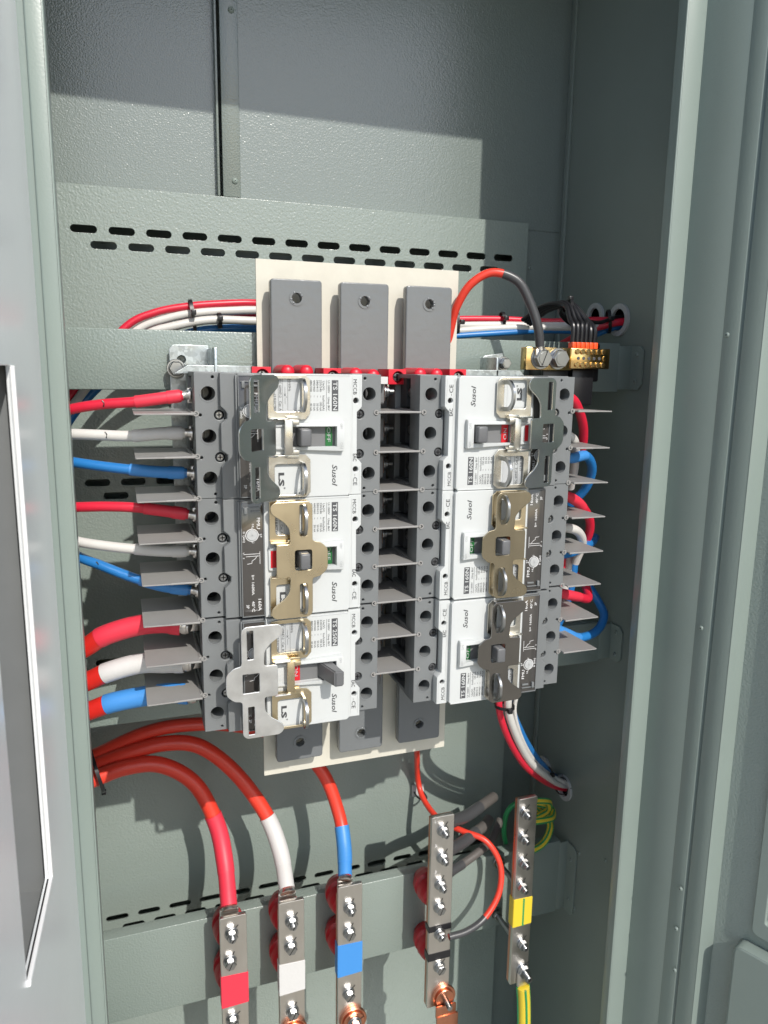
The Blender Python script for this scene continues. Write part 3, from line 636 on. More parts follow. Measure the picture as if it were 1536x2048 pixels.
# ------------------------------------------------------------------ cables
def W(pts): return [p if isinstance(p, Vector) else P(*p) for p in pts]
def cable(pts, r, m_, label, sleeves=(), lug=None, group=None, cat='cable', marks=(), name='cable', sub=10, n=18):
    """sleeves: (t0, t1, material, extra radius); lug: 'end'"""
    path = spline(W(pts), sub); L_ = len(path)
    e = empty(name, path[0], label, cat, group)
    g = G(); g.tube(path, r, n, sub=1); g.build('insulation', m_, e)
    for (t0, t1, sm, ex) in sleeves:
        a_, b_ = int(t0*(L_-1)), max(int(t0*(L_-1))+2, int(round(t1*(L_-1))))
        g = G(); g.tube(path[a_:b_+1], r+ex, n, sub=1, rr=lambda t, ex=ex: r+ex*(1 - 0.25*max(0, t-.75)*4)); g.build('heat_shrink_sleeve', sm, e)
    if lug:
        p = path[-1]; d = (path[-1]-path[-3]).normalized(); g = G()
        if lug == 'side':
            g.cyl(p-d*2, d, r*.92, 6, 18, r2=r*.8, bev=.3); g.dome(p+d*3, (d.x, d.y-0.3, d.z), r*.95, 7, 14, 5); g.box(p.x+3, p.x+16, p.y-2, p.y+1.5, p.z-6.5, p.z+6.5, 1.2)
            g.ring(p+d*5+Vector((0, -3, 0)), (1, -.2, 0), 2.4, 6, 1.5, 18)
        elif lug == 'down':
            g.cyl(p-d*2, d, r*.85, 7, 18, r2=r*1.0, bev=.3); g.box(p.x-r*1.15, p.x+r*1.15, p.y-1.6, p.y+2, p.z-16, p.z-3, .8)
        g.build('cable_lug', 'tin', e)
    for t in marks:
        k = int(t*(L_-1)); q = path[k]; d = (path[k+1]-path[k]).normalized(); up = Vector((0, -.75, .6)).normalized(); sd = d.cross(up).normalized()
        g = G(); c = q + (Vector((0, -1, .15))).normalized()*(r*.93)
        g.tube([c + Vector((-.6, 0, 2.6)), c + Vector((.8, -.5, .3)), c + Vector((.2, -.2, -2.6))], .55, 6, sub=4); g.build('pen_mark', 'black', e)
    return e
def tie(c, axis, r, label, r2=None, name='cable_tie', head=(0, -1, 0.2)):
    """strap ring round the axis at c"""
    axis = Vector(axis).normalized(); c = Vector(c); g = G()
    q = axis.to_track_quat('Z', 'Y').to_matrix(); r2 = r2 or r; n = 28; vs = []; fs = []
    for (k, t) in ((1.0, -1.9), (1.0, 1.9)):
        for (dr) in (0, 1.1):
            for i in range(n):
                a_ = 2*math.pi*i/n; vs.append(c + q @ Vector(((r+dr)*math.cos(a_), (r2+dr)*math.sin(a_), t)))
    for (u, v) in ((0, 1), (1, 3), (3, 2), (2, 0)):
        for i in range(n): fs.append([u*n+i, u*n+(i+1) % n, v*n+(i+1) % n, v*n+i])
    g.add(vs, fs); h = Vector(head).normalized(); h = (h-axis*h.dot(axis)).normalized()
    hc = c+h*(max(r, r2)+1.5); g.box(hc.x-2.6, hc.x+2.6, hc.y-2.6, hc.y+2.6, hc.z-2.6, hc.z+2.6, .7)
    tag(g.build(name, 'black'), label, 'cable tie', 'black cable ties')
GL = 'outgoing cables on the left'
T_ = 30
def lcab(pts, r, m_, sm, t0, label, mk=()):
    cable(pts, r, m_, label, [(t0, 0.93, sm, .8), (.86, .98, sm, 1.3)], 'side', GL, marks=mk)
lcab([(90, 835, 60), (140, 819, 50), (200, 809, 42), (265, 804, 34), (320, 797, 30), (366, 791, 28)], 4.3, 'crim', 'rsleeve', .62, 'red cable with a red sleeve going into the top left breaker, first pole', (.42,))
lcab([(90, 868, 60), (140, 868, 50), (200, 870, 42), (260, 872, 34), (320, 867, 30), (370, 866, 28)], 4.5, 'wcab', 'wsleeve', .62, 'white cable going into the top left breaker, second pole', (.45,))
lcab([(95, 915, 60), (145, 924, 50), (200, 932, 42), (260, 939, 34), (320, 944, 30), (374, 946, 28)], 4.3, 'bcab', 'bsleeve', .6, 'blue cable going into the top left breaker, third pole')
lcab([(100, 1012, 60), (150, 1014, 50), (210, 1013, 42), (270, 1015, 34), (330, 1022, 30), (377, 1029, 28)], 4.3, 'crim', 'rsleeve', .66, 'red cable going into the middle left breaker, first pole')
lcab([(100, 1065, 60), (152, 1082, 50), (205, 1091, 42), (270, 1098, 34), (330, 1102, 30), (378, 1102, 28)], 4.3, 'wcab', 'wsleeve', .6, 'white cable going into the middle left breaker, second pole')
lcab([(110, 1080, 80), (155, 1112, 60), (200, 1130, 50), (262, 1154, 40), (325, 1172, 32), (382, 1180, 28)], 4.3, 'bcab', 'bsleeve', .66, 'blue cable going into the middle left breaker, third pole', (.38,))
def lbig(pts, sm, t0, label):
    cable(pts, 8.6, 'red', label, [(t0, .93, sm, .5), (.9, .99, sm, .9)], 'side', GL)
lbig([(60, 1350, 60), (165, 1298, 50), (207, 1272, 44), (270, 1252, 38), (320, 1246, 32), (362, 1250, 28)], 'rsleeve', .36, 'thick red cable with a pinkish red sleeve going into the bottom left breaker')
lbig([(60, 1410, 60), (172, 1364, 50), (217, 1344, 44), (280, 1327, 38), (330, 1326, 32), (368, 1325, 28)], 'wsleeve', .36, 'thick red cable with a white sleeve going into the bottom left breaker')
lbig([(60, 1460, 60), (175, 1423, 50), (222, 1406, 44), (290, 1392, 38), (340, 1386, 32), (378, 1388, 28)], 'bsleeve', .36, 'thick red cable with a blue sleeve going into the bottom left breaker')

# supply cables sweeping over to the bottom bars
GS = 'thick red supply cables to the bottom bars'
cable([(60, 1600, 205), (175, 1563, 208), (250, 1535, 210), (322, 1530, 210), (390, 1568, 208), (432, 1645, 198), (449, 1720, 178), (458, 1812, 142)], 9.2, 'redo',
      'thick red cable arching down to the copper bar wrapped in red tape', [(.69, .9, 'rsleeve', 1.1), (.88, 1, 'rsleeve', .4)], 'down', GS)
cable([(60, 1590, 225), (175, 1538, 225), (250, 1508, 222), (330, 1487, 220), (400, 1493, 216), (470, 1545, 212), (530, 1625, 200), (560, 1700, 178), (574, 1778, 142)], 8.9, 'redo',
      'thick red cable arching down to the copper bar wrapped in white tape', [(.77, .93, 'wsleeve', 1.1), (.91, 1, 'wsleeve', .4)], 'down', GS)
cable([(60, 1560, 235), (175, 1517, 235), (290, 1466, 230), (380, 1449, 225), (480, 1452, 220), (580, 1480, 216), (645, 1545, 206), (677, 1625, 190), (688, 1690, 168), (690, 1752, 140)], 8.0, 'redo',
      'thick red cable passing behind the left stack to the bar with blue tape', [(.83, .95, 'bsleeve', 1.1), (.94, 1, 'bsleeve', .4)], 'down', GS)
c = P(194, 1541, 214); tie(c, (1, .15, .22), 25, 'black cable tie round the bundle of thick red cables at bottom left', r2=25, head=(0, -.2, -1))

# top left bundle behind the rail
GB = 'cables bundled along the back at the top left'
def simple(pts, r, m_, label, group=None, name='cable', cat='cable', n=14):
    g = G(); g.tube(W(pts), r, n, sub=9); return tag(g.build(name, m_), label, cat, group)
simple([(90, 860, 190), (130, 806, 195), (175, 745, 198), (250, 655, 200), (310, 625, 200), (380, 612, 200), (450, 607, 200), (510, 606, 200), (600, 612, 190)], 3.9, 'crim', 'red cable on top of the bundle that rises behind the rail at top left', GB)
simple([(100, 860, 198), (135, 815, 200), (190, 745, 202), (270, 663, 204), (330, 638, 202), (400, 625, 200), (510, 620, 200), (600, 625, 190)], 4.4, 'wcab', 'upper white cable of the bundle at top left', GB)
simple([(110, 860, 190), (145, 812, 192), (200, 745, 192), (290, 672, 192), (350, 652, 190), (420, 640, 190), (510, 642, 190), (600, 645, 190)], 4.4, 'wcab', 'lower white cable of the bundle at top left', GB)
simple([(120, 870, 200), (160, 812, 204), (230, 745, 206), (320, 690, 206), (400, 662, 204), (510, 657, 202), (600, 660, 190)], 4.6, 'bcab', 'blue cable under the white ones in the bundle at top left', GB)
simple([(300, 680, 212), (370, 645, 212), (440, 632, 210), (510, 633, 210), (600, 636, 205)], 4.5, 'crim', 'dark red cable between the two white ones in the bundle at top left', GB)
tie(P(385, 634, 198), (1, 0, .12), 9, 'larger black cable tie round the bundle left of the cream board', r2=17)
tie(P(439, 641, 190), (1, 0, .05), 7, 'smaller black cable tie on the white cable left of the cream board', r2=7)

# top right bundle into the wall hole
GR = 'cables bundled at the top right'
simple([(860, 640, 195), (905, 638, 195), (1000, 638, 190), (1100, 643, 180), (1180, 640, 165), (1236, 640, 156), Vector((535, 154, 84))], 3.6, 'crim', 'red cable running from the cream board to the wall hole at top right', GR)
simple([(860, 652, 190), (910, 650, 190), (1000, 649, 186), (1080, 650, 180), (1170, 648, 168), (1234, 640, 158), Vector((535, 156, 84))], 3.6, 'wcab', 'white cable directly under the red one at top right', GR)
simple([(860, 664, 186), (910, 662, 186), (1000, 656, 182), (1090, 655, 174), (1170, 655, 166), (1234, 646, 158), Vector((535, 156, 80))], 3.9, 'wcab', 'lower white cable of the bundle at top right', GR)
simple([(860, 676, 185), (910, 672, 185), (1000, 666, 180), (1090, 661, 176), (1170, 662, 168), (1234, 652, 160), Vector((535, 158, 76))], 3.6, 'bcab', 'blue cable of the bundle at top right', GR)
simple([(1105, 700, 200), (1130, 685, 190), (1170, 664, 172), (1234, 645, 152), Vector((535, 150, 80))], 4.4, 'crim', 'short thick red cable rising to the wall hole at top right', GR)
simple([(1110, 708, 205), (1140, 690, 195), (1185, 672, 175), (1232, 655, 160), Vector((535, 158, 75))], 3.6, 'bcab', 'short blue cable rising to the wall hole at top right', GR)
tie(P(911, 652, 190), (1, 0, 0), 8, 'black cable tie where the bundle leaves the cream board on its right', r2=17)
tie(P(1004, 641, 188), (1, 0, 0), 6, 'black cable tie halfway along the red cable at top right', r2=9)
tie(P(1217, 643, 158), (1, -.4, .1), 8, 'black cable tie close to the wall hole at top right', r2=13)
# red arch with black sleeve to the brass block
cable([(890, 720, 120), (903, 650, 112), (915, 610, 105), (942, 568, 96), (985, 545, 88), (1035, 562, 80), (1062, 610, 76), (1076, 655, 74), (1080, 692, 76)], 4.3, 'redo',
      'orange red cable arching high over to the brass terminal block, black sleeve on its end', [(.56, 1, 'gsleeve', .55), (.9, 1, 'gsleeve', .3)], 'down', GR)

# brass neutral/control block on black holder
e = empty('terminal_block', (390, 86, 22), 'brass terminal block with two hex bolts and rows of small screws at top right', 'terminal block')
xa, xb = 337.5, 440.5; g = G(); g.box(xa, xa+56, 80, 92, 22, 45.5, .6); g.box(xa+54, xb, 79, 93, 24, 45.5, .8); bb = g.build('brass_bar', 'brass', e)
for i in range(6):
    for z in (42, 35, 28):
        g = G(); x = xa+61+i*6.6 + (3 if z == 35 else 0)
        if z == 35: g.cyl((x-1, 79, z), (0, -1, 0), 1.8, .3, 12); g.build('number_dot', 'badge', bb)
        else: g.cyl((x, 79.2, z), (0, -1, 0), 2.9, 2.2, 14, bev=.5); g.box(x-2.2, x+2.2, 76.6, 77.1, z-.4, z+.4, 0); g.build('clamp_screw', 'brass', bb)
g = G(); g.cyl((xb-6, 79, 35), (0, -1, 0), 3.3, 1, 16, bev=.3); g.build('end_screw', 'brass', bb)
hexbolt((xa+17, 80, 34), (0, -1, 0), e, 9.2, 11.5, ang=1.2); hexbolt((xa+38, 80, 34), (0, -1, 0), e, 9.2, 11.5, mark=False)
g = G(); g.box(xa+28, xa+60, 92, 122, 0, 40, 1.5); g.box(xa+64, xa+92, 90, 122, -16, 24, 2.5); g.box(xa+88, xa+100, 93, 122, 10, 52, 2); g.box(xa+26, xa+58, 88, 93, 4, 24, 1.5); g.build('black_holder', 'black', e)
for i in range(6):
    px = 1144+i*8.6; x = P(px, 690, 86).x
    g = G(); g.box(x-2.4, x+2.4, 81, 90, 45.5, 52, .6); g.build('wire_collar', 'orange', e)
    z0 = Vector((x, 85.5, 50))
    pts = [z0, z0+Vector((0, 0, 18)), P(px-4+i*1.5, 640, 92), P(1128+i*5, 606+abs(i-1)*3, 110), P(1085+i*4, 612+i*3, 140), P(1045+i*5, 640+i*3, 170)]
    if i >= 4: pts = [z0, z0+Vector((0, 0, 16)), P(1160+i*3, 640, 96), P(1120+i*5, 608, 112), P(1100+i*5, 625, 140), P(1130+i*5, 652, 165), P(1190, 650, 170)]
    g = G(); g.tube(pts, 2.5, 10, sub=8)
    tag(g.build('control_wire', 'black'), ['leftmost', 'second', 'third', 'fourth', 'fifth', 'rightmost'][i] + ' of the six thin black wires with orange collars in the brass block', 'wire', 'black control wires')
simple([(1128, 606, 128), (1150, 620, 132), (1170, 640, 138), (1200, 645, 146), (1234, 634, 154), Vector((535, 152, 88))], 2.3, 'black', 'thin black wire curling from the wire loop into the wall hole', name='control_wire', cat='wire')
tie(P(1136, 613, 110), (1, 0, -.3), 6.5, 'black cable tie on top of the loop of thin black wires', r2=7.5, head=(0, 0, 1))

# right hand load cables
GQ = 'load cables on the right'
def rc(pts, m_, lab, sl=None):
    cable(pts, 5.0, m_, lab, sl or (), None, GQ)
rc([Vector((338, 40, 2)), (1140, 795, 45), (1158, 822, 55), (1167, 862, 70), (1160, 905, 85), (1130, 930, 100)], 'crim', 'red cable bowing out of the top right breaker')
rc([Vector((338, 40, -34)), (1138, 872, 45), (1150, 892, 60), (1148, 935, 75), (1140, 975, 90)], 'wcab', 'white cable bowing out of the top right breaker')
rc([Vector((338, 40, -62)), (1140, 916, 42), (1172, 912, 52), (1184, 938, 66), (1172, 975, 80), (1140, 1010, 95)], 'bcab', 'blue cable bowing out of the top right breaker', [(0, .38, 'bsleeve', .6)])
rc([Vector((338, 40, -98)), (1138, 994, 45), (1165, 1014, 56), (1180, 1045, 70), (1172, 1080, 82), (1140, 1110, 95)], 'crim', 'red cable bowing out of the middle right breaker', [(0, .4, 'rsleeve', .6)])
rc([Vector((338, 40, -140)), (1135, 1056, 45), (1158, 1066, 56), (1164, 1088, 68), (1150, 1125, 80)], 'wcab', 'white cable bowing out of the middle right breaker')
rc([Vector((338, 40, -172)), (1130, 1108, 45), (1155, 1100, 62), (1182, 1085, 85), (1190, 1075, 110)], 'bcab', 'short blue cable behind the middle right breaker')
rc([Vector((338, 40, -205)), (1128, 1188, 45), (1158, 1194, 58), (1176, 1196, 72), (1170, 1170, 95), (1150, 1150, 110)], 'crim', 'red cable bowing out of the bottom right breaker', [(0, .4, 'rsleeve', .6)])
rc([Vector((338, 50, -240)), (1130, 1265, 60), (1160, 1275, 70), (1193, 1262, 84), (1208, 1232, 96), (1195, 1200, 110), (1170, 1160, 120)], 'bcab', 'blue cable bowing far out behind the lowest right barriers', [(0.1, .32, 'bsleeve', .5)])
simple([(1125, 1110, 90), (1120, 1170, 95), (1090, 1240, 100), (1020, 1340, 100), (998, 1400, 100), (1010, 1460, 110), (1045, 1525, 140), (1085, 1560, 175), (1124, 1576, 206), Vector((535, 204, -563))], 4.1, 'crim', 'red cable curving down from the right stack into the lower wall hole', GQ)
simple([(1140, 1100, 90), (1130, 1170, 92), (1105, 1240, 98), (1040, 1340, 98), (1016, 1400, 98), (1028, 1460, 108), (1058, 1520, 140), (1092, 1552, 175), (1125, 1571, 206), Vector((535, 206, -560))], 4.7, 'wcab', 'white cable curving down from the right stack into the lower wall hole', GQ)
simple([(1150, 1110, 98), (1140, 1180, 102), (1110, 1260, 112), (1050, 1350, 118), (1024, 1410, 118), (1040, 1462, 130), (1066, 1508, 160), (1090, 1536, 190), (1106, 1552, 225), (1120, 1560, 260)], 5.0, 'bcab', 'blue cable behind the white one at the lower wall hole', GQ)
simple([(1118, 1250, 110), (1060, 1345, 108), (1030, 1405, 108), (1038, 1462, 118), (1064, 1515, 150), (1094, 1545, 185), (1132, 1566, 206)], 2.6, 'wcab', 'thin pale cable beside the white one at the lower wall hole', GQ)
tie(P(1009, 1412, 98), (.1, .1, -1), 11, 'black cable tie just below the right breaker stack', r2=7)
tie(P(1124, 1572, 202), (1, .8, -.4), 9, 'black cable tie at the lower wall hole', r2=11)
tie(P(1092, 1545, 190), (1, .8, -.5), 8, 'black cable tie left of the lower wall hole', r2=8)

# grommets in the wall holes
for (a_, b_, r_), lb in zip(HOLES, ('pale grey edging ring in the larger upper wall hole', 'pale grey edging ring in the upper hole nearer the back', 'pale grey edging ring in the lower wall hole', 'pale grey edging ring in the lower hole nearer the back')):
    g = G(); g.ring((501.8, a_, b_), (1, 0, 0), r_-2.0, r_+4.2, 3.4, 36)
    for k in range(20):
        an = k/20*6.283; g.box(501.2, 501.9, a_+math.cos(an)*(r_+1)-.5, a_+math.cos(an)*(r_+1)+.5, b_+math.sin(an)*(r_+1)-.5, b_+math.sin(an)*(r_+1)+.5)
    tag(g.build('edging_ring', 'pale'), lb, 'grommet', 'grommets in the right wall')

# ------------------------------------------------------------------ bottom copper bars
def bar(x0, x1, z0, z1, y, label, cat='copper bar', name='copper_bar'):
    e = empty(name, ((x0+x1)/2, y, z0), label, cat, 'plated bars at the bottom')
    g = G(); plate(g, rect(x0, x1, z0, z1, 1.5), [], y, y+5.4, bev=.5); g.build('plated_bar', 'tin', e)
    g = G(); plate(g, rect(x0+.3, x1-.3, z0, z1-(14 if name == 'copper_bar' else 3), 1.5), [], y+5.9, y+11, bev=.5); g.build('rear_bar', 'tincop' if 'tincop' in M else 'copper', e)
    return e
def tape(e, x0, x1, za, zb, y, m_, skew=1.2, extra=None, yb=None):
    g = G(); b_ = bmesh.new(); yb = yb or y+11.6
    vs = [(x0-.6, y-.7, za+skew), (x1+.6, y-.7, za-skew*0), (x1+.6, y-.7, zb+skew), (x0-.6, y-.7, zb), (x0-.6, yb, za+skew), (x1+.6, yb, za), (x1+.6, yb, zb+skew), (x0-.6, yb, zb)]
    vv = [b_.verts.new(v) for v in vs]
    for f in ((0, 1, 2, 3), (4, 5, 6, 7), (0, 1, 5, 4), (1, 2, 6, 5), (2, 3, 7, 6), (3, 0, 4, 7)): b_.faces.new([vv[i] for i in f])
    bmesh.ops.bevel(b_, geom=list(b_.edges), offset=.5, segments=2, affect='EDGES'); g.bm(b_)
    t = g.build('tape_wrap', m_, e)
    if extra:
        g = G(); xm = (x0+x1)/2+1; g.add([(xm-1.3, y-.78, za+.3), (xm+1.3, y-.78, za+.1), (xm+1.3, y-.78, zb+.6), (xm-1.3, y-.78, zb+.4)], [[0, 1, 2, 3]])
        g.build('green_stripe', 'grn', t)
def P_z(px, py, y): return P(px, py, y).z
Y0 = 130
def insulator(x, z, label, y1=None, w_=18):
    g = G(); y1 = y1 or Y0+11.2; a_ = y1; 
    prof = [(a_, 11), (a_+5, w_-2), (a_+12, w_), (a_+20, w_+1), (a_+24, w_-3), (a_+28, w_+1), (a_+36, w_), (a_+42, w_-3), (187.8, 13)]
    for i in range(len(prof)-1): g.cyl((x, prof[i][0], z), (0, 1, 0), prof[i][1], prof[i+1][0]-prof[i][0], 28, r2=prof[i+1][1])
    tag(g.build('standoff_insulator', 'insul'), label, 'insulator', 'red standoff insulators on the bottom rail')
bars = [
 (10.0, 40.0, P_z(466, 1833, Y0), 'red', 'plated copper bar with red tape, leftmost at the bottom', 'rsleeve', ((466, 1865, 7), (463, 1920, 0), (468, 2036, 0)), (1950, 2012)),
 (77.2, 107.2, P_z(583, 1803, Y0), 'white', 'plated copper bar with white tape at the bottom', 'wsleeve', ((586, 1840, 7), (584, 1890, 0), (588, 2020, 0)), (1925, 1985)),
 (148.3, 178.4, P_z(700, 1771, Y0), 'blue', 'plated copper bar with blue tape at the bottom', 'bsleeve', ((702, 1813, 7), (701, 1862, 0), (700, 1984, 0)), (1888, 1950)),
]
for (x0, x1, zt, nm, lb, tm, bl, (ta, tb)) in bars:
    e = bar(x0, x1, -960, zt, Y0, lb)
    for (px, py, st) in bl: hexbolt(P(px-3, py+2, Y0), (0, -1, 0), e, 6.2, 7.8, stud=st*.7, ang=random.uniform(.7, 1.2))
    tape(e, x0, x1, P_z(px, ta, Y0), P_z(px, tb, Y0), Y0, tm)
    for j, z in enumerate((zt-38, zt-96)):
        insulator((x0+x1)/2-1, z, ('upper' if j == 0 else 'lower') + ' red insulator behind the bar with ' + nm + ' tape')
for (px, py, nm) in ((705, 2036, 'blue'), (586, 2058, 'white')):
    c = P(px, py, Y0); e = empty('copper_washer_joint', c, 'round copper washer joint at the foot of the bar with ' + nm + ' tape', 'copper washer', 'copper washers')
    g = G(); g.cyl(c, (0, -1, 0), 17, 5, 36, bev=.6); g.cyl(c+Vector((0, -5, 0)), (0, -1, 0), 14, 3, 36, bev=.6); g.build('washer', 'copper', e); hexbolt(c+Vector((0, -8, 0)), (0, -1, 0), e, 7, 9, stud=6)
# neutral bar
NX0, NX1 = 266.8, 296.6
e = bar(NX0, NX1, P_z(880, 2010, Y0), P_z(887, 1632, Y0), Y0, 'long plated neutral bar stamped 1, 2, 3 with two bands of black tape', name='neutral_bar')
for i, (px, py, st) in enumerate(((888, 1662, 10), (887, 1716, 10), (883, 1770, 10), (881, 1816, 0), (882, 1869, 4), (881, 1935, 0))):
    hexbolt(P(px-3, py-2, Y0), (0, -1, 0), e, 6.1, 7.8, stud=st*.65, ang=random.uniform(.8, 1.2))
for (a_, b_) in ((1849, 1861), (1903, 1918)): tape(e, NX0, NX1, P_z(882, a_, Y0), P_z(882, b_, Y0), Y0, 'black', .2)
g = G()
for s_, py in (('1', 1647), ('2', 1695), ('3', 1747)): text(g, s_, P(870, py, Y0-.1), 4, rot='h')
g.build('stamped_number', 'wink', e)
for j, (px, py) in enumerate(((843, 1782), (843, 1893))):
    q = P(px, py, 165); insulator(q.x+11, q.z+4, ('upper' if j == 0 else 'lower') + ' red insulator behind the neutral bar')
c = P(886, 1990, Y0); e = empty('copper_strap', c, 'copper strap and round washer bolted to the foot of the neutral bar', 'copper strap')
g = G(); g.cyl(c, (0, -1, 0), 16, 4, 40, bev=.5); g.cyl(c+Vector((0, -4, 0)), (0, -1, 0), 12.5, 3, 40, bev=.5); g.build('washer', 'copper', e)
g = G(); T = Matrix.Translation(c) @ Matrix.Rotation(.5, 4, 'X') @ Matrix.Translation(-c)
g.box(c.x-14, c.x+14, c.y-11, c.y-8, c.z-22, c.z-6, 1); g.box(c.x-13, c.x+17, c.y-12, c.y-8.6, c.z-100, c.z-20, 1); g.build('strap', 'copper', e)
g = G()
for k in range(13): g.cyl(c+Vector((0, -7-k*1.2, 0)), (0, -1, 0), 3.6, .7, 14); g.cyl(c+Vector((0, -7.6-k*1.2, 0)), (0, -1, 0), 3.1, .6, 14)
g.build('stud', 'steel', e)
# earth bar
YE = 130; EX0, EX1 = 386.5, 413.0
e = bar(EX0, EX1, P_z(1045, 1963, YE), P_z(1052, 1597, YE), YE, 'plated earth bar with yellow and green tape at the right', name='earth_bar')
for (px, py, st) in ((1050, 1626, 8), (1047, 1676, 8), (1047, 1725, 8), (1044, 1773, 8), (1044, 1887, 7), (1046, 1940, 16)):
    hexbolt(P(px-2, py-2, YE), (0, -1, 0), e, 6.3 if py < 1900 else 8, 7.4 if py < 1900 else 9.5, stud=st*.75, ang=random.uniform(.8, 1.2))
tape(e, EX0, EX1, P_z(1045, 1797, YE), P_z(1045, 1851, YE), YE, 'yel', 1.0, extra=True)
for j, z in enumerate((P_z(1014, 1742, 165), P_z(1008, 1846, 165))):
    g = G()
    for k in range(34): g.cyl((392, 141+k*1.38, z), (0, 1, 0), 3.4, .8, 12); g.cyl((392, 141.8+k*1.38, z), (0, 1, 0), 3.0, .58, 12)
    g.cyl((392, 178, z), (0, 1, 0), 6.4, 5, 6, bev=.6); g.cyl((392, 184, z), (0, 1, 0), 8, 2, 20, bev=.3)
    g.build('threaded_rod', 'steel', e)
def striped(pts, r, label, name='earth_cable'):
    path = spline(W(pts), 9); e = empty(name, path[0], label, 'earth cable', 'yellow and green earth cables')
    g = G(); g.tube(path, r, 16, sub=1); g.build('insulation', 'yel', e)
    g = G(); n = 16
    for k in range(len(path)-1):
        pass
    for off in (0.3, 1.9, 3.5, 5.0):
        # thin green tube sector riding on the surface
        pts2 = []; nrm = None
        for k, p in enumerate(path):
            t = (path[min(k+1, len(path)-1)]-path[max(k-1, 0)]).normalized()
            if nrm is None: nrm = t.cross(Vector((0.01, 0.02, 1))).normalized()
            nrm = (nrm-t*nrm.dot(t)).normalized(); bn = t.cross(nrm)
            pts2.append(p + (nrm*math.cos(off)+bn*math.sin(off))*(r-.55))
        g.tube(pts2, 1.15+r*.06, 8, sub=1)
    g.build('green_stripe', 'grn', e)
striped([Vector((400, 150, -530)), (1085, 1602, 165), (1098, 1606, 175), (1094, 1622, 188), (1060, 1640, 190)], 4.2, 'topmost loop of yellow and green earth cable behind the earth bar')
striped([Vector((400, 150, -562)), (1092, 1640, 165), (1105, 1632, 176), (1100, 1615, 190), (1060, 1605, 200)], 4.2, 'middle loop of yellow and green earth cable behind the earth bar')
striped([Vector((402, 150, -610)), (1080, 1692, 165), (1098, 1665, 176), (1097, 1640, 188), (1070, 1615, 205)], 4.2, 'lowest loop of yellow and green earth cable behind the earth bar')
simple([(1062, 1612, 205), (1035, 1606, 205), (1014, 1625, 205), (1008, 1665, 208), (1015, 1700, 212)], 3.4, 'grn', 'thin green cable arcing behind the left side of the earth bar')
striped([P(1046, 1972, 128), P(1048, 2010, 128), P(1048, 2080, 126), P(1046, 2200, 124)], 8.6, 'thick yellow and green earth cable hanging from the foot of the earth bar')
g = G(); q = P(1046, 1962, 127); g.box(q.x-9, q.x+9, q.y-2, q.y+2, q.z-6, q.z+14, 1); tag(g.build('cable_lug', 'tin'), 'plated lug joining the thick earth cable to the earth bar', 'lug')

# grey sleeved cables behind the neutral bar
GN = 'grey sleeved neutral cables'
cable([P(987, 1594, 212), P(980, 1599, 205), P(962, 1612, 192), P(932, 1632, 175), P(905, 1642, 160), P(885, 1655, 145)], 7.1, 'gcab', 'upper grey sleeved cable end behind the neutral bar', [(.42, .97, 'gsleeve', .7)], None, GN)
cable([P(978, 1638, 208), P(972, 1648, 200), P(955, 1662, 186), P(925, 1685, 170), P(900, 1700, 155), P(885, 1712, 145)], 7.1, 'gcab', 'middle grey sleeved cable end behind the neutral bar', [(.42, .97, 'gsleeve', .7)], None, GN)
cable([P(1000, 1640, 210), P(985, 1678, 190), P(960, 1702, 175), P(925, 1728, 165), P(900, 1745, 155), P(885, 1765, 145)], 5.4, 'gcab', 'lower grey sleeved cable curving up behind the neutral bar', [(.6, .95, 'gsleeve', .7)], None, GN)
# thin red cable
cable([P(832, 1440, 200), P(834, 1510, 250), P(836, 1560, 272), P(848, 1600, 255), P(880, 1640, 215), P(925, 1662, 185), P(972, 1682, 165), P(1000, 1728, 150), P(998, 1785, 138), P(970, 1835, 128), P(935, 1862, 122), P(898, 1874, 121)], 3.9, 'redo',
      'thin bright red cable looping from the cream board to the neutral bar, black end sleeve', [(.82, 1, 'gsleeve', .5)], 'none')
q = P(838, 1583, 280); e = empty('cable_clip', q, 'white adhesive saddle clip holding the thin red cable', 'clip')
g = G(); g.box(q.x-9, q.x+9, 283, 286.8, q.z-9, q.z+9, 1); g.build('pad', 'wsleeve', e)
g = G(); g.tube([(q.x-6, 283, q.z-2), (q.x-6, 270, q.z-2), (q.x, 262, q.z-3), (q.x+7, 268, q.z-4), (q.x+8, 283, q.z-4)], 1.3, 8, sub=4); g.build('strap', 'black', e)

# ------------------------------------------------------------------ doors
# left door, standing open towards the viewer
e = empty('cabinet_door', (-124, -10, -1140), 'left cabinet door standing open towards the viewer with a sunlit white edged cut out', 'door', 'cabinet doors')
hp = Vector((-123, 8, 0)); DL = Vector((-.05, -1, 0)).normalized(); UP = Vector((0, 0, 1)); BL = (DL, UP, DL.cross(UP))   # normal towards the outside
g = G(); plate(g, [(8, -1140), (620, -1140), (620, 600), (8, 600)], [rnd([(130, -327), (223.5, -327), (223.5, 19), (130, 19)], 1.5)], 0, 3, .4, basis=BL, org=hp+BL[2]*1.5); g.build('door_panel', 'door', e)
g = G()
plate(g, [(127.6, -329.4), (130, -327), (130, 19), (127.6, 19)], [], 0, 4, .5, basis=BL, org=hp)
plate(g, [(127.6, -329.4), (225, -329.4), (223, -327), (130, -327)], [], 0, 4, .5, basis=BL, org=hp)
g.build('lit_edge', 'lit_edge', e)
g = G(); plate(g, [(118, -345), (240, -345), (240, 40), (118, 40)], [], 0, 2, .3, basis=BL, org=hp+BL[2]*62)
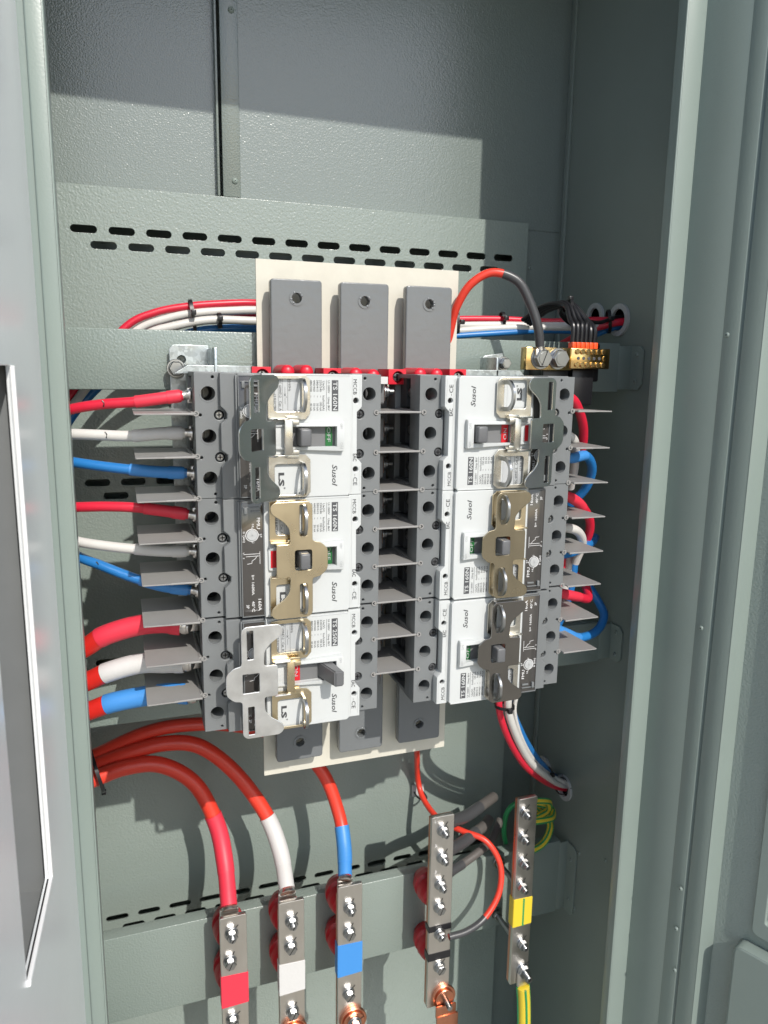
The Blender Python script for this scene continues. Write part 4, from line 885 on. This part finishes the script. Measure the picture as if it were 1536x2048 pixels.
for d0, d1 in ((118, 121), (237, 240)):
    plate(g, [(d0, -345), (d1, -345), (d1, 40), (d0, 40)], [], 0, 58, .3, basis=BL, org=hp+BL[2]*32)
plate(g, [(118, 37), (240, 37), (240, 40), (118, 40)], [], 0, 58, .3, basis=BL, org=hp+BL[2]*32)
plate(g, [(118, -345), (240, -345), (240, -342), (118, -342)], [], 0, 58, .3, basis=BL, org=hp+BL[2]*32)
g.build('window_box', 'dgrey', e)
# right door, opened wider
e = empty('cabinet_door', (510, -50, -1140), 'right cabinet door swung wide with a framed window and a raised lock box', 'door', 'cabinet doors')
g = G(); wallseg(g, (489.6, -56.5), (495.2, -75), -1140, 600); wallseg(g, (495, -75.5), (514.5, -75.5), -1140, 600)
g.build('door_edge', 'paint_smooth', e)
ang = math.atan(.42); DV = Vector((math.sin(ang), -math.cos(ang), 0)); NV = Vector((-math.cos(ang), -math.sin(ang), 0))
o0 = Vector((514.5, -74.5, 0)); basis = (DV, Vector((0, 0, 1)), NV)
g = G(); plate(g, [(0, -1140), (430, -1140), (430, 600), (0, 600)], [rect(50, 300, -538, -62, 4)], 0, 2.5, .4, basis=(DV, Vector((0, 0, 1)), DV.cross(Vector((0, 0, 1)))), org=o0)
g.build('door_panel', 'paint', e)
g = G(); plate(g, rect(39, 308, -549, -54, 8), [rect(51, 299, -532, -63, 3)], 0, 7, .8, basis=(DV, Vector((0, 0, 1)), DV.cross(Vector((0, 0, 1)))), org=o0+NV*3)
g.build('window_frame', 'paint_smooth', e)
g = G(); plate(g, rect(49, 299, -539, -63, 3), [], 0, 1, .2, basis=(DV, Vector((0, 0, 1)), DV.cross(Vector((0, 0, 1)))), org=o0-NV*2)
g.build('window_pane', 'glass', e)
g = G(); plate(g, rect(27, 140, -850, -562, 10), [], 0, 18, 3, basis=(DV, Vector((0, 0, 1)), DV.cross(Vector((0, 0, 1)))), org=o0+NV*9)
g.build('lock_box', 'paint_smooth', e)

for o in bpy.data.objects:
    if '_o' in o: del o['_o']
